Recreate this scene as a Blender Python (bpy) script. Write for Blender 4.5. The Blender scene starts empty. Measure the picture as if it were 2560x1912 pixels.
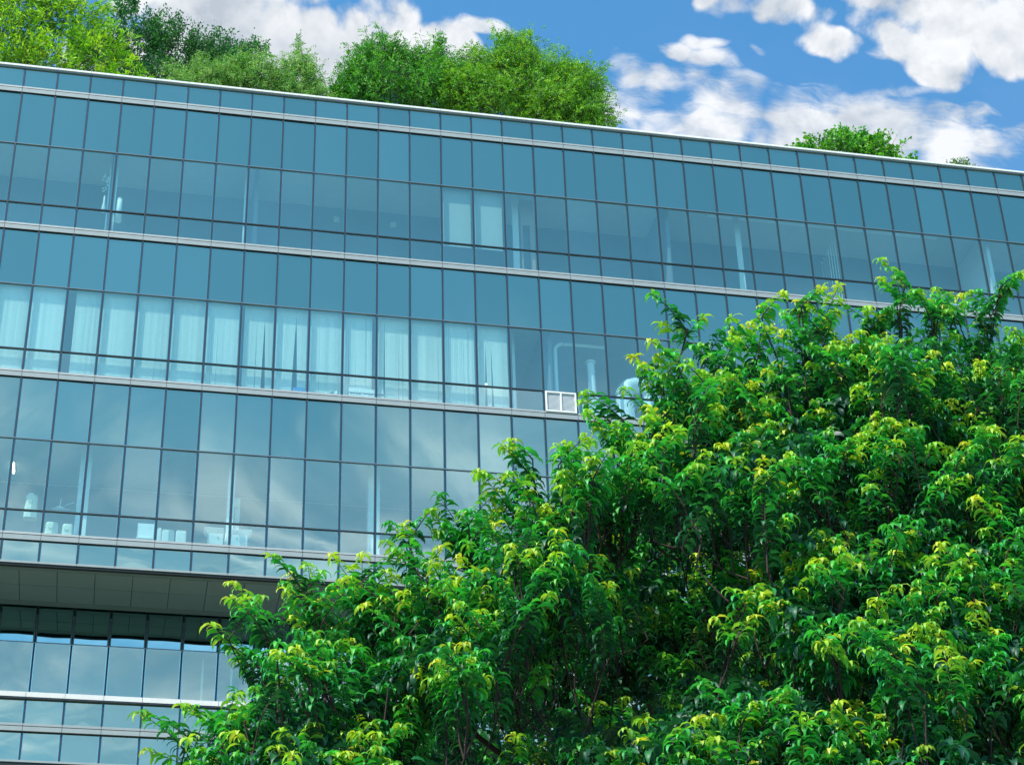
import bpy, math, random
import numpy as np
from mathutils import Vector, Matrix
R = math.radians
scene = bpy.context.scene
C = scene.collection

# ------------------------------------------------------------------ camera
FWD = Vector((0.18350225, 0.82928044, 0.52784551))
RIGHT = Vector((0.97975397, -0.19801942, -0.02950376))
UP = Vector((-0.08005677, -0.52257274, 0.84882781))
cam = bpy.data.cameras.new("camera")
cam.sensor_fit = 'HORIZONTAL'; cam.sensor_width = 36.0
cam.lens = 4909.825 / 2560 * 36.0
cam.clip_start = 0.1; cam.clip_end = 5000
camo = bpy.data.objects.new("camera", cam); C.objects.link(camo)
camo.matrix_world = Matrix(((RIGHT.x, UP.x, -FWD.x, 0), (RIGHT.y, UP.y, -FWD.y, 0), (RIGHT.z, UP.z, -FWD.z, 0), (0, 0, 0, 1)))
scene.camera = camo
GZ = -1.6                                   # ground level, the lens is 1.6 m above it

# ------------------------------------------------------------------ light
SUN_EL, SUN_AZ = R(57), R(231)              # azimuth clockwise from +Y
sdir = Vector((math.sin(SUN_AZ) * math.cos(SUN_EL), math.cos(SUN_AZ) * math.cos(SUN_EL), math.sin(SUN_EL)))
sun = bpy.data.lights.new("sun", 'SUN'); sun.energy = 4.8; sun.angle = R(0.9); sun.color = (1.0, 0.955, 0.88)
suno = bpy.data.objects.new("sun", sun); C.objects.link(suno)
suno.rotation_euler = (-sdir).to_track_quat('-Z', 'Y').to_euler()

scene.view_settings.view_transform = 'Standard'
scene.view_settings.look = 'None'
scene.view_settings.exposure = 0.36
scene.view_settings.gamma = 1.0
scene.cycles.max_bounces = 6
scene.cycles.transparent_max_bounces = 10
scene.cycles.diffuse_bounces = 2
scene.cycles.glossy_bounces = 2
scene.cycles.sample_clamp_indirect = 6

world = bpy.data.worlds.new("World"); scene.world = world
world.use_nodes = True
W = world.node_tree; W.nodes.clear()


class NB:
    """small helper that writes node maths"""
    def __init__(s, nt): s.nt = nt
    def n(s, t, **k):
        o = s.nt.nodes.new(t)
        for a, b in k.items(): setattr(o, a, b)
        return o
    def _in(s, sock, v):
        if isinstance(v, bpy.types.NodeSocket): s.nt.links.new(v, sock)
        else: sock.default_value = v
    def m(s, op, a, b=0.0, c=0.0, clamp=False):
        o = s.n('ShaderNodeMath', operation=op, use_clamp=clamp)
        s._in(o.inputs[0], a); s._in(o.inputs[1], b); s._in(o.inputs[2], c)
        return o.outputs[0]
    def vm(s, op, a, b=(0, 0, 0), scale=None):
        o = s.n('ShaderNodeVectorMath', operation=op)
        s._in(o.inputs[0], a); s._in(o.inputs[1], b)
        if scale is not None: s._in(o.inputs[3], scale)
        return o.outputs['Value'] if op in ('DOT_PRODUCT', 'LENGTH') else o.outputs[0]
    def comb(s, x, y, z):
        o = s.n('ShaderNodeCombineXYZ'); s._in(o.inputs[0], x); s._in(o.inputs[1], y); s._in(o.inputs[2], z)
        return o.outputs[0]
    def sep(s, v):
        o = s.n('ShaderNodeSeparateXYZ'); s._in(o.inputs[0], v); return o.outputs
    def ss(s, v, a, b, to0=0.0, to1=1.0):
        o = s.n('ShaderNodeMapRange', interpolation_type='SMOOTHSTEP')
        s._in(o.inputs['Value'], v); s._in(o.inputs['From Min'], a); s._in(o.inputs['From Max'], b)
        s._in(o.inputs['To Min'], to0); s._in(o.inputs['To Max'], to1)
        return o.outputs[0]
    def noise(s, vec, scale, detail=6, rough=0.55, dist=0.0):
        o = s.n('ShaderNodeTexNoise'); s._in(o.inputs['Vector'], vec)
        s._in(o.inputs['Scale'], scale); s._in(o.inputs['Detail'], detail)
        s._in(o.inputs['Roughness'], rough); s._in(o.inputs['Distortion'], dist)
        return o.outputs[0], o.outputs[1]
    def mixc(s, f, a, b):
        o = s.n('ShaderNodeMix', data_type='RGBA')
        s._in(o.inputs[0], f); s._in(o.inputs[6], a); s._in(o.inputs[7], b)
        return o.outputs[2]
    def mixf(s, f, a, b):
        o = s.n('ShaderNodeMix', data_type='FLOAT')
        s._in(o.inputs[0], f); s._in(o.inputs[2], a); s._in(o.inputs[3], b)
        return o.outputs[0]


w = NB(W)
sky = w.n('ShaderNodeTexSky', sky_type='NISHITA')
sky.sun_disc = False; sky.sun_elevation = SUN_EL; sky.sun_rotation = SUN_AZ
sky.air_density = 1.0; sky.dust_density = 0.6; sky.ozone_density = 2.5; sky.altitude = 50
d = w.n('ShaderNodeTexCoord').outputs['Generated']
df = w.vm('DOT_PRODUCT', d, FWD)
dfc = w.m('MAXIMUM', df, 0.2)
gx = w.m('DIVIDE', w.vm('DOT_PRODUCT', d, RIGHT), dfc)          # directions around the heading the clouds stand in
gy = w.m('DIVIDE', w.vm('DOT_PRODUCT', d, UP), dfc)
gx = w.m('MULTIPLY_ADD', gx, 4.91, 1.28)                        # 1 unit = about 11.5 degrees
gy = w.m('MULTIPLY_ADD', gy, -4.91, 0.956)
wn = w.noise(d, 14.0, 3, 0.6)[1]
wv = w.sep(w.vm('SUBTRACT', wn, (0.5, 0.5, 0.5)))
gxw = w.m('MULTIPLY_ADD', wv[0], 0.22, gx)
gyw = w.m('MULTIPLY_ADD', wv[1], 0.16, gy)
# cloud masses: centre, half axes, tilt, strength
BLOBS = [(0.62, 0.04, 0.42, 0.17, 8), (0.95, 0.14, 0.33, 0.13, 14), (0.30, 0.16, 0.16, 0.12, 0), (1.16, 0.12, 0.10, 0.08, 20), (1.02, 0.10, 0.20, 0.09, 14), (1.10, 0.17, 0.20, 0.10, 10),
         (1.92, 0.01, 0.17, 0.085, 8), (2.045, 0.105, 0.085, 0.055, 20), (1.80, 0.01, 0.05, 0.03, 0),
         (2.44, -0.03, 0.42, 0.20, 4), (2.42, 0.05, 0.30, 0.13, 4), (2.28, 0.12, 0.17, 0.09, 32), (2.52, 0.09, 0.24, 0.10, -4)]
STREAK = [(1.90, 0.31, 0.28, 0.095, 16), (2.26, 0.31, 0.36, 0.075, 8), (1.66, 0.235, 0.15, 0.065, 28), (1.77, 0.12, 0.065, 0.022, 8), (1.70, 0.135, 0.05, 0.022, 15),
          (1.82, 0.17, 0.075, 0.030, 12), (1.90, 0.235, 0.07, 0.045, 20), (1.56, 0.29, 0.06, 0.07, 50), (2.54, 0.35, 0.12, 0.07, 0), (1.75, 0.34, 0.40, 0.11, 10), (2.15, 0.36, 0.44, 0.09, 8), (2.20, 0.235, 0.20, 0.022, -6),
          (2.35, 0.275, 0.25, 0.025, 4), (2.22, 0.145, 0.10, 0.02, 6), (1.22, 0.055, 0.055, 0.018, 10), (1.915, 0.15, 0.03, 0.014, 30)]


def blobmask(lst):
    acc = None
    for cx, cy, a, b, ang in lst:
        ca, sa = math.cos(R(ang)), math.sin(R(ang))
        dx = w.m('SUBTRACT', gxw, cx); dy = w.m('SUBTRACT', gyw, cy)
        p = w.m('ADD', w.m('MULTIPLY', dx, ca / a), w.m('MULTIPLY', dy, sa / a))
        q = w.m('ADD', w.m('MULTIPLY', dx, -sa / b), w.m('MULTIPLY', dy, ca / b))
        e = w.m('SUBTRACT', 1.0, w.m('ADD', w.m('MULTIPLY', p, p), w.m('MULTIPLY', q, q)))
        acc = e if acc is None else w.m('SMOOTH_MAX', acc, e, 0.3)
    return w.m('MAXIMUM', acc, -1.6)


mA, mB = blobmask(BLOBS), blobmask(STREAK)
n1 = w.noise(d, 16.0, 9, 0.60, 0.25)[0]
sh = w.vm('ADD', d, tuple(Vector((-0.25, -0.35, 0.9)).normalized() * 0.013))
n1s = w.noise(sh, 16.0, 5, 0.55, 0.25)[0]
gv = w.comb(w.m('MULTIPLY', gxw, 5.0), w.m('ADD', w.m('MULTIPLY', gyw, 17.0), w.m('MULTIPLY', gxw, -1.6)), 3.0)
n2 = w.noise(gv, 1.0, 8, 0.62, 0.6)[0]
BILC = 0.90
vor = w.n('ShaderNodeTexVoronoi', feature='F1'); W.links.new(w.vm('ADD', d, w.vm('SCALE', wn, scale=0.03)), vor.inputs['Vector'])
vor.inputs['Scale'].default_value = 26.0; vor.inputs['Detail'].default_value = 2.0; vor.inputs['Roughness'].default_value = 0.55
bil = w.m('SUBTRACT', BILC, vor.outputs['Distance'])
dA = w.m('ADD', w.m('ADD', w.m('MULTIPLY', mA, 0.62), w.m('MULTIPLY', w.m('SUBTRACT', n1, 0.5), 1.5)), w.m('MULTIPLY', bil, 0.75))
nB = w.m('ADD', w.mixf(0.25, n2, n1), w.m('MULTIPLY', w.m('SUBTRACT', bil, 0.28), 0.40))
dB = w.m('ADD', w.m('MULTIPLY_ADD', mB, 0.46, 0.40), w.m('MULTIPLY', w.m('SUBTRACT', nB, 0.5), 2.3))
cA = w.ss(dA, -0.02, 0.34); cB = w.m('MULTIPLY', w.ss(dB, -0.08, 0.72), 0.95)
front = w.m('MAXIMUM', cA, cB)
nlow = w.noise(d, 8.0, 4, 0.55)[0]
# the rest of the sky: scattered cloud on a flat layer, closing up towards the horizon
ds = w.sep(d)
zc = w.m('ADD', w.m('MAXIMUM', ds[2], 0.0), 0.10)
pl = w.comb(w.m('DIVIDE', ds[0], zc), w.m('DIVIDE', ds[1], zc), 0.0)
n3 = w.noise(pl, 1.7, 8, 0.58, 0.3)[0]
thr = w.ss(ds[2], 0.34, 0.56, 0.40, 0.62)
back = w.m('MULTIPLY', w.ss(n3, thr, w.m('ADD', thr, 0.30)), 0.80)
n4 = w.noise(w.vm('MULTIPLY', d, (1.0, 1.0, 2.4)), 5.0, 7, 0.55, 0.5)[0]
veil = w.m('MULTIPLY', w.ss(n4, 0.38, 0.64, 0.40, 1.0), w.ss(ds[2], 0.565, 0.44, 0.0, 1.0))
back = w.m('MAXIMUM', w.m('MAXIMUM', back, veil), w.ss(ds[2], 0.40, 0.24, 0.0, 0.8))
isf = w.ss(df, 0.80, 0.88)
cov = w.mixf(isf, back, w.m('MAXIMUM', front, w.m('MULTIPLY', w.ss(ds[2], 0.66, 0.50, 0.02, 0.26), w.ss(nlow, 0.30, 0.65, 0.6, 1.2))))
shade = w.m('MULTIPLY_ADD', w.m('SUBTRACT', n1, n1s), 4.5, 0.60, clamp=True)
thick = w.ss(dA, 0.30, 0.9)
shade = w.m('MULTIPLY_ADD', bil, 0.55, shade)
shade = w.m('SUBTRACT', shade, w.m('MULTIPLY', thick, w.ss(nlow, 0.36, 0.60, 0.15, 0.85)), 0, clamp=True)
ccol = w.mixc(shade, (0.54, 0.61, 0.70, 1), (1.02, 1.04, 1.07, 1))
ccol = w.mixc(isf, w.mixc(w.ss(n4, 0.35, 0.7), (0.44, 0.90, 1.42, 1), (1.25, 1.78, 2.40, 1)), ccol)
tint = w.n('ShaderNodeMix', data_type='RGBA', blend_type='MULTIPLY')
tint.inputs[0].default_value = 1.0
W.links.new(sky.outputs[0], tint.inputs[6]); tint.inputs[7].default_value = (0.62, 1.38, 1.58, 1)
b1 = w.n('ShaderNodeBackground'); W.links.new(tint.outputs[2], b1.inputs[0]); b1.inputs[1].default_value = 0.13
b2 = w.n('ShaderNodeBackground'); W.links.new(ccol, b2.inputs[0]); b2.inputs[1].default_value = 0.76
mx = w.n('ShaderNodeMixShader'); W.links.new(cov, mx.inputs[0]); W.links.new(b1.outputs[0], mx.inputs[1]); W.links.new(b2.outputs[0], mx.inputs[2])
wo = w.n('ShaderNodeOutputWorld'); W.links.new(mx.outputs[0], wo.inputs[0])

# ------------------------------------------------------------------ materials


def mat(name):
    m = bpy.data.materials.new(name); m.use_nodes = True; m.node_tree.nodes.clear()
    return m, NB(m.node_tree)


def finish(nb, sh):
    o = nb.n('ShaderNodeOutputMaterial'); nb.nt.links.new(sh, o.inputs[0])


def solid(name, col, rough=0.5, metal=0.0, var=0.08, scale=3.0, spec=0.5, streak=False):
    m, b = mat(name)
    tc = b.n('ShaderNodeTexCoord').outputs['Object']
    if streak:
        tc = b.vm('MULTIPLY', tc, (1, 1, 0.15))
    nz = b.noise(tc, scale, 5, 0.6)[0]
    c = b.mixc(nz, tuple(v * (1 - var) for v in col) + (1,), tuple(min(1, v * (1 + var)) for v in col) + (1,))
    p = b.n('ShaderNodeBsdfPrincipled'); b._in(p.inputs['Base Color'], c)
    b._in(p.inputs['Roughness'], b.mixf(nz, rough * 0.85, min(1, rough * 1.15)))
    p.inputs['Metallic'].default_value = metal; p.inputs['Specular IOR Level'].default_value = spec
    finish(b, p.outputs[0]); return m


def glass(name, refl, trans=None, back=None, rough=0.0):
    m, b = mat(name)
    at = b.n('ShaderNodeAttribute', attribute_name='pane', attribute_type='GEOMETRY')
    k = b.m('MULTIPLY_ADD', at.outputs['Fac'], 0.16, 0.92)
    g = b.n('ShaderNodeBsdfGlossy'); g.inputs['Roughness'].default_value = rough
    b._in(g.inputs['Color'], b.vm('SCALE', refl, scale=k))
    if trans is not None:
        t = b.n('ShaderNodeBsdfTransparent'); t.inputs[0].default_value = (*trans, 1)
    else:
        t = b.n('ShaderNodeBsdfDiffuse'); t.inputs[0].default_value = (*back, 1)
    a = b.n('ShaderNodeAddShader'); b.nt.links.new(g.outputs[0], a.inputs[0]); b.nt.links.new(t.outputs[0], a.inputs[1])
    finish(b, a.outputs[0]); return m


M_SPAN = glass('spandrel_glass', (0.42, 0.43, 0.315), back=(0.005, 0.022, 0.028))
M_DARKREFL = glass('dark_reflection_glass', (0.24, 0.42, 0.44), back=(0.0005, 0.002, 0.003))  # black backing and tint deepen the soffit's dark reflection in these panes
M_GLASS = glass('vision_glass', (0.36, 0.36, 0.28), trans=(0.50, 0.64, 0.63))
M_EDGE = glass('glass_edge', (0.22, 0.34, 0.36), back=(0.035, 0.15, 0.17), rough=0.15)
M_EDGE_D = glass('glass_edge_low', (0.10, 0.18, 0.18), back=(0.012, 0.06, 0.06), rough=0.15)  # dimmer copy of the pane edge, toned to the dark reflection row
M_MULL = solid('mullion_metal', (0.032, 0.042, 0.048), 0.45, 0.3)
M_TRAN = solid('transom_metal', (0.20, 0.24, 0.27), 0.35, 0.5)
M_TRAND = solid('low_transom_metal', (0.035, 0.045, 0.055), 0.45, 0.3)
M_ALU = solid('brushed_aluminium', (0.33, 0.345, 0.325), 0.5, 0.1, 0.13, 2.5, streak=True)
M_DARK = solid('dark_gap_and_shade', (0.012, 0.018, 0.02), 0.8)
M_WHITE = solid('white_coated_metal', (0.86, 0.80, 0.76), 0.45, 0, 0.03, 1.0)
M_LEDGE = solid('white_ledge_panel', (0.74, 0.67, 0.60), 0.5, 0, 0.10, 2.2, streak=True)
M_SOFF = solid('soffit_panel', (0.17, 0.215, 0.225), 0.7, 0, 0.12, 0.8)
M_SOFFB = solid('soffit_border', (0.14, 0.18, 0.18), 0.7, 0, 0.1, 0.8)
M_CEIL = solid('interior_ceiling', (0.62, 0.64, 0.62), 0.9)
M_WALL = solid('interior_wall', (0.22, 0.25, 0.27), 0.9, 0, 0.15, 0.6)
M_FLOOR = solid('interior_floor', (0.25, 0.24, 0.22), 0.8)
M_PAINT = solid('white_paint', (0.80, 0.82, 0.80), 0.6)
M_TAN = solid('tan_wood', (0.42, 0.30, 0.22), 0.6)
M_BLIND = solid('blind_fabric', (0.86, 0.86, 0.80), 0.9, 0, 0.06, 9.0)
M_ROLL = solid('grey_roller_cloth', (0.42, 0.45, 0.44), 0.9, 0, 0.04)
M_LOUV = solid('louvre_blade', (0.52, 0.54, 0.53), 0.6)
M_BLUE = solid('blue_plastic', (0.03, 0.22, 0.55), 0.5)
M_DUCT = solid('silver_foil_duct', (0.90, 0.92, 0.92), 0.4, 0.0, 0.05, 6.0)
M_BEIGE = solid('beige_plastic', (0.74, 0.76, 0.62), 0.5)
M_RED = solid('red_plastic', (0.5, 0.06, 0.05), 0.5)
M_ROOF = solid('roof_gravel', (0.30, 0.29, 0.27), 0.95)
M_BODY = solid('building_core', (0.28, 0.30, 0.31), 0.8)
M_BARK = solid('reddish_bark', (0.038, 0.017, 0.014), 0.85, 0, 0.3, 20)
M_BARKG = solid('grey_bark', (0.10, 0.085, 0.065), 0.85, 0, 0.35, 12)


def lampmat():
    m, b = mat('lit_tube')
    e = b.n('ShaderNodeEmission'); e.inputs[0].default_value = (1, 0.93, 0.62, 1); e.inputs[1].default_value = 5.0
    finish(b, e.outputs[0]); return m


M_LAMP = lampmat()


def leafmat(name, gloss=0.40, trans=0.34, spec=0.5):
    m, b = mat(name)
    at = b.n('ShaderNodeAttribute', attribute_name='leaf_colour', attribute_type='GEOMETRY').outputs['Color']
    ge = b.n('ShaderNodeNewGeometry').outputs['Backfacing']
    lite = b.vm('ADD', b.vm('MULTIPLY', at, (1.25, 1.25, 1.2)), (0.006, 0.02, 0.008))
    col = b.mixc(ge, at, lite)
    p = b.n('ShaderNodeBsdfPrincipled'); b._in(p.inputs['Base Color'], col)
    p.inputs['Roughness'].default_value = gloss; p.inputs['Specular IOR Level'].default_value = spec
    t = b.n('ShaderNodeBsdfTranslucent'); b._in(t.inputs[0], b.vm('MULTIPLY', at, (1.7, 1.5, 0.7)))
    mxs = b.n('ShaderNodeMixShader'); mxs.inputs[0].default_value = trans
    b.nt.links.new(p.outputs[0], mxs.inputs[1]); b.nt.links.new(t.outputs[0], mxs.inputs[2])
    finish(b, mxs.outputs[0]); return m


M_LEAF = leafmat('glossy_drooping_leaf', 0.46, 0.27, 0.40)
M_LEAFR = leafmat('rooftop_leaf', 0.5, 0.34, 0.35)

# ------------------------------------------------------------------ object helpers


def tag(o, label=None, cat=None, group=None, kind=None):
    if label: o['label'] = label
    if cat: o['category'] = cat
    if group: o['group'] = group
    if kind: o['kind'] = kind
    return o


def empty(name, loc, label, cat, group=None):
    o = bpy.data.objects.new(name, None); o.location = loc; o.empty_display_size = 0.3
    C.objects.link(o); return tag(o, label, cat, group)


class MB:
    def __init__(s): s.v = []; s.f = []; s.m = []; s.mats = []; s.pane = []; s.sm = []; s.tint = 0.5
    def slot(s, m):
        if m not in s.mats: s.mats.append(m)
        return s.mats.index(m)
    def quad(s, a, b, c, d_, m):
        i = len(s.v); s.v += [a, b, c, d_]; s.pane += [s.tint] * 4; s.f.append((i, i + 1, i + 2, i + 3)); s.m.append(s.slot(m)); s.sm.append(False)
    def box(s, x0, x1, y0, y1, z0, z1, m):
        i = len(s.v)
        s.v += [(x0, y0, z0), (x1, y0, z0), (x1, y1, z0), (x0, y1, z0), (x0, y0, z1), (x1, y0, z1), (x1, y1, z1), (x0, y1, z1)]
        s.pane += [s.tint] * 8
        for q in ((0, 3, 2, 1), (4, 5, 6, 7), (0, 1, 5, 4), (1, 2, 6, 5), (2, 3, 7, 6), (3, 0, 4, 7)):
            s.f.append(tuple(i + k for k in q)); s.m.append(s.slot(m)); s.sm.append(False)
        return s
    def tube(s, pts, rad, m, n=12, ribs=None, smooth=True, cap=True):
        pts = [Vector(p) for p in pts]; rings = []
        for i, p in enumerate(pts):
            t = (pts[min(i + 1, len(pts) - 1)] - pts[max(i - 1, 0)]).normalized()
            a = t.cross(Vector((0, 0, 1)) if abs(t.z) < 0.9 else Vector((0, 1, 0))).normalized(); b = t.cross(a)
            r = rad[i] if isinstance(rad, (list, tuple)) else rad
            base = len(s.v)
            for k in range(n):
                an = 2 * math.pi * k / n
                s.v.append(tuple(p + a * (math.cos(an) * r) + b * (math.sin(an) * r))); s.pane.append(s.tint)
            rings.append(base)
        sl = s.slot(m)
        for i in range(len(rings) - 1):
            for k in range(n):
                k2 = (k + 1) % n
                s.f.append((rings[i] + k, rings[i] + k2, rings[i + 1] + k2, rings[i + 1] + k)); s.m.append(sl); s.sm.append(smooth)
        if cap:
            s.f.append(tuple(rings[0] + k for k in range(n))[::-1]); s.m.append(sl); s.sm.append(False)
            s.f.append(tuple(rings[-1] + k for k in range(n))); s.m.append(sl); s.sm.append(False)
        return s
    def pane_grid(s, x0, x1, y, z0, z1, m, rnd, top_out=0.0, nx=4, nz=5):
        """one sheet of glass: slightly bowed and slightly out of true"""
        s.tint = rnd.random()
        ax, az, bow = rnd.gauss(0, 0.0045), rnd.gauss(0, 0.0035), rnd.uniform(-0.0035, 0.0045)
        i = len(s.v); H = max(z1 - z0, .01); Wd = x1 - x0
        for r in range(nz + 1):
            for c in range(nx + 1):
                u, v = c / nx, r / nz
                s.v.append((x0 + Wd * u, y + ax * Wd * (u - .5) + az * H * (v - .5) - bow * 16 * u * (1 - u) * v * (1 - v) - top_out * v, z0 + H * v))
                s.pane.append(s.tint)
        sl = s.slot(m)
        for r in range(nz):
            for c in range(nx):
                a = i + r * (nx + 1) + c
                s.f.append((a, a + 1, a + nx + 2, a + nx + 1)); s.m.append(sl); s.sm.append(True)
    def build(s, name, parent=None, origin=None, bevel=0.0):
        me = bpy.data.meshes.new(name)
        o_ = Vector(origin) if origin is not None else Vector((0, 0, 0))
        me.from_pydata([tuple(Vector(v) - o_) for v in s.v], [], s.f)
        for m in s.mats: me.materials.append(m)
        me.polygons.foreach_set('material_index', s.m)
        me.polygons.foreach_set('use_smooth', s.sm)
        at = me.attributes.new('pane', 'FLOAT', 'POINT'); at.data.foreach_set('value', s.pane)
        me.update()
        o = bpy.data.objects.new(name, me); C.objects.link(o); o.location = o_
        if parent is not None:
            pw = Vector((0, 0, 0)); q = parent
            while q is not None: pw += q.location; q = q.parent
            o.parent = parent; o.location = o_ - pw
        if bevel:
            bv = o.modifiers.new('bevel', 'BEVEL'); bv.width = bevel; bv.segments = 2; bv.limit_method = 'ANGLE'
        return o


# ------------------------------------------------------------------ ground
g = MB(); g.quad((-400, -400, GZ), (400, -400, GZ), (400, 400, GZ), (-400, 400, GZ), solid('lawn_and_paving', (0.16, 0.19, 0.10), 0.95, 0, 0.4, 0.2))
tag(g.build('ground'), kind='structure')

# ------------------------------------------------------------------ building
YF, YR, YL = 48.21, 51.0, 49.40            # main glass wall, set-back wall, wall below the ledge
X0 = -4.375                                 # mullion of bay 0; bays are 1 m
K0, K1 = -8, 40
xk = lambda k: X0 + k
XA, XB = xk(K0), xk(K1)
bld = empty('office_building', ((XA + XB) / 2, YF, GZ), 'long teal glass office building with grey metal bands, planted roof and dark recessed storey', 'building')
GR = {'A': 39.890, 'B': 34.755, 'C': 29.717, 'D': 24.636}    # the dark groove in each band
FL = [dict(n=1, top='A', bot='B', mid=37.766, low=35.579, vis=(-1, 33)), dict(n=2, top='B', bot='C', mid=32.681, low=30.492, vis=(-1, 27)),
      dict(n=3, top='C', bot='D', mid=27.589, low=25.389, vis=(-1, 16))]
STRIP, FAS, SHL = 0.078, 0.152, 0.174       # strip top above groove, fascia bottom and shadow line below it
GLY = YF + 0.035
HW = 0.025                                  # half a mullion
rnd = random.Random(7)


def panes(mb, k, z0, z1, m, y=None, edge=M_EDGE, out=0.0, ew=0.02):
    y = GLY if y is None else y
    a, b = xk(k) + HW, xk(k + 1) - HW
    mb.pane_grid(a + ew, b - ew, y, z0, z1, m, rnd, out)
    mb.quad((a, y + .004, z0), (a + ew, y + .002, z0), (a + ew, y + .002 - out, z1), (a, y + .004 - out, z1), edge)
    mb.quad((b - ew, y + .002, z0), (b, y + .004, z0), (b, y + .004 - out, z1), (b - ew, y + .002 - out, z1), edge)


rest_w, rest_s, rest_p = MB(), MB(), MB()
for f in FL:
    zt, zb = GR[f['top']] - SHL, GR[f['bot']] + STRIP
    for k in range(K0, K1):
        vis = f['vis'][0] <= k <= f['vis'][1]
        mb = MB() if vis else rest_s
        panes(mb, k, f['mid'] + .012, zt, M_SPAN)
        if vis: mb.build('spandrel_panel', bld, (xk(k) + .5, GLY, (f['mid'] + zt) / 2))
        mb = MB() if vis else rest_w
        panes(mb, k, f['low'] + .014, f['mid'] - .012, M_GLASS)
        if not (f['n'] == 2 and k == 16):
            panes(mb, k, zb, f['low'] - .014, M_GLASS)
        if vis: mb.build('window', bld, (xk(k) + .5, GLY, (f['low'] + f['mid']) / 2))
for k in range(K0, K1):                     # parapet row and the row under the lowest band
    vis = -1 <= k <= 33
    mb = MB() if vis else rest_p
    panes(mb, k, GR['A'] + STRIP, 40.684, M_SPAN)
    if vis: mb.build('parapet_panel', bld, (xk(k) + .5, GLY, 40.3))
    vis = -1 <= k <= 8
    mb = MB() if vis else rest_p
    panes(mb, k, 23.855, GR['D'] - SHL, M_SPAN)
    if vis: mb.build('base_panel', bld, (xk(k) + .5, GLY, 24.2))
for mb, nm in ((rest_w, 'window'), (rest_s, 'spandrel_panel'), (rest_p, 'parapet_panel')):
    tag(mb.build(nm, bld), kind='stuff')

for k in range(K0, K1 + 1):                 # mullions: one per line, broken by the bands
    mb = MB(); x = xk(k)
    for z0, z1 in ((23.855, GR['D'] - SHL), (GR['D'] + STRIP, GR['C'] - SHL), (GR['C'] + STRIP, GR['B'] - SHL), (GR['B'] + STRIP, GR['A'] - SHL), (GR['A'] + STRIP, 40.684)):
        mb.box(x - HW, x + HW, YF, YF + 0.10, z0 + .001, z1 - .001, M_MULL)
    mb.build('mullion', bld, (x, YF, 32.0))
for f in FL:
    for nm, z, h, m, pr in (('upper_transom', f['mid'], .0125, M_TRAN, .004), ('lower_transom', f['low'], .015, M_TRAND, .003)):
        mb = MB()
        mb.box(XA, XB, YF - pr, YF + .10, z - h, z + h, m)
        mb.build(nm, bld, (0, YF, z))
for key, gz in GR.items():                  # the metal bands
    mb = MB(); SL = 0.03
    z0, z1 = gz + .012, gz + STRIP
    for k in range(K0, K1):                 # separate lengths of sheet with an open joint at each mullion
        a, b = xk(k) + .006, xk(k + 1) - .006
        yb = YF + .06
        i = [(a, YF - .016, z0), (b, YF - .016, z0), (b, YF - .006, z1), (a, YF - .006, z1)]
        mb.quad(*i, M_ALU)
        mb.quad(i[3], i[2], (b, yb, z1), (a, yb, z1), M_ALU); mb.quad((a, yb, z0), (b, yb, z0), i[1], i[0], M_DARK)
        z2, z3 = gz - FAS, gz - .010
        mb.quad((a, YF - .018, z2), (b, YF - .018, z2), (b, YF - .018, z3), (a, YF - .018, z3), M_ALU)
        mb.quad((a, yb, z2), (b, yb, z2), (b, YF - .018, z2), (a, YF - .018, z2), M_DARK)  # underside coloured near-black as its shade
        mb.quad((a, YF - .018, z3), (b, YF - .018, z3), (b, yb, z3), (a, yb, z3), M_ALU)
    mb.box(XA, XB, YF - .003, YF + .058, gz - FAS - .02, gz + STRIP - .006, M_DARK)  # backs the open joints and paints the shadow line below the fascia
    mb.build('metal_band', bld, (0, YF, gz))
mb = MB()                                   # coping
for k in range(K0, K1):
    a, b = xk(k) + .004, xk(k + 1) - .004
    mb.box(a, b, YF - .05, YF + .40, 40.737, 40.80, M_WHITE)
mb.box(XA, XB, YF - .012, YF + .38, 40.684, 40.735, M_TRAN)
mb.build('coping', bld, (0, YF, 40.74))
mb = MB()                                   # base trim
for k in range(K0, K1):
    mb.box(xk(k) + .004, xk(k + 1) - .004, YF - .02, YF + .06, 23.793, 23.853, M_ALU)
mb.box(XA, XB, YF + .0, YF + .12, 23.725, 23.79, M_DARK)
mb.build('base_trim', bld, (0, YF, 23.8))
# soffit: border strip and two rows of panels with open joints, offset half a bay from the mullions
mb = MB()
mb.box(XA, XB, YF + .122, YR + .5, 23.86, 23.90, M_DARK)
mb.box(XA, XB, YF + .125, YF + .42, 23.80, 23.83, M_SOFFB)
mb.box(XA, XB, 50.55, 50.82, 23.80, 23.83, M_SOFFB)
for k in range(K0, K1):
    a, b = xk(k) + .5 + .008, xk(k) + 1.5 - .008
    for y0, y1 in ((YF + .435, 49.535), (49.55, 50.535)):
        zz = 23.80 + rnd.uniform(-.0025, .0025)
        mb.box(a, b, y0, y1, zz, zz + .03, M_SOFF)
mb.build('soffit', bld, (0, 49.5, 23.8))
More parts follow.
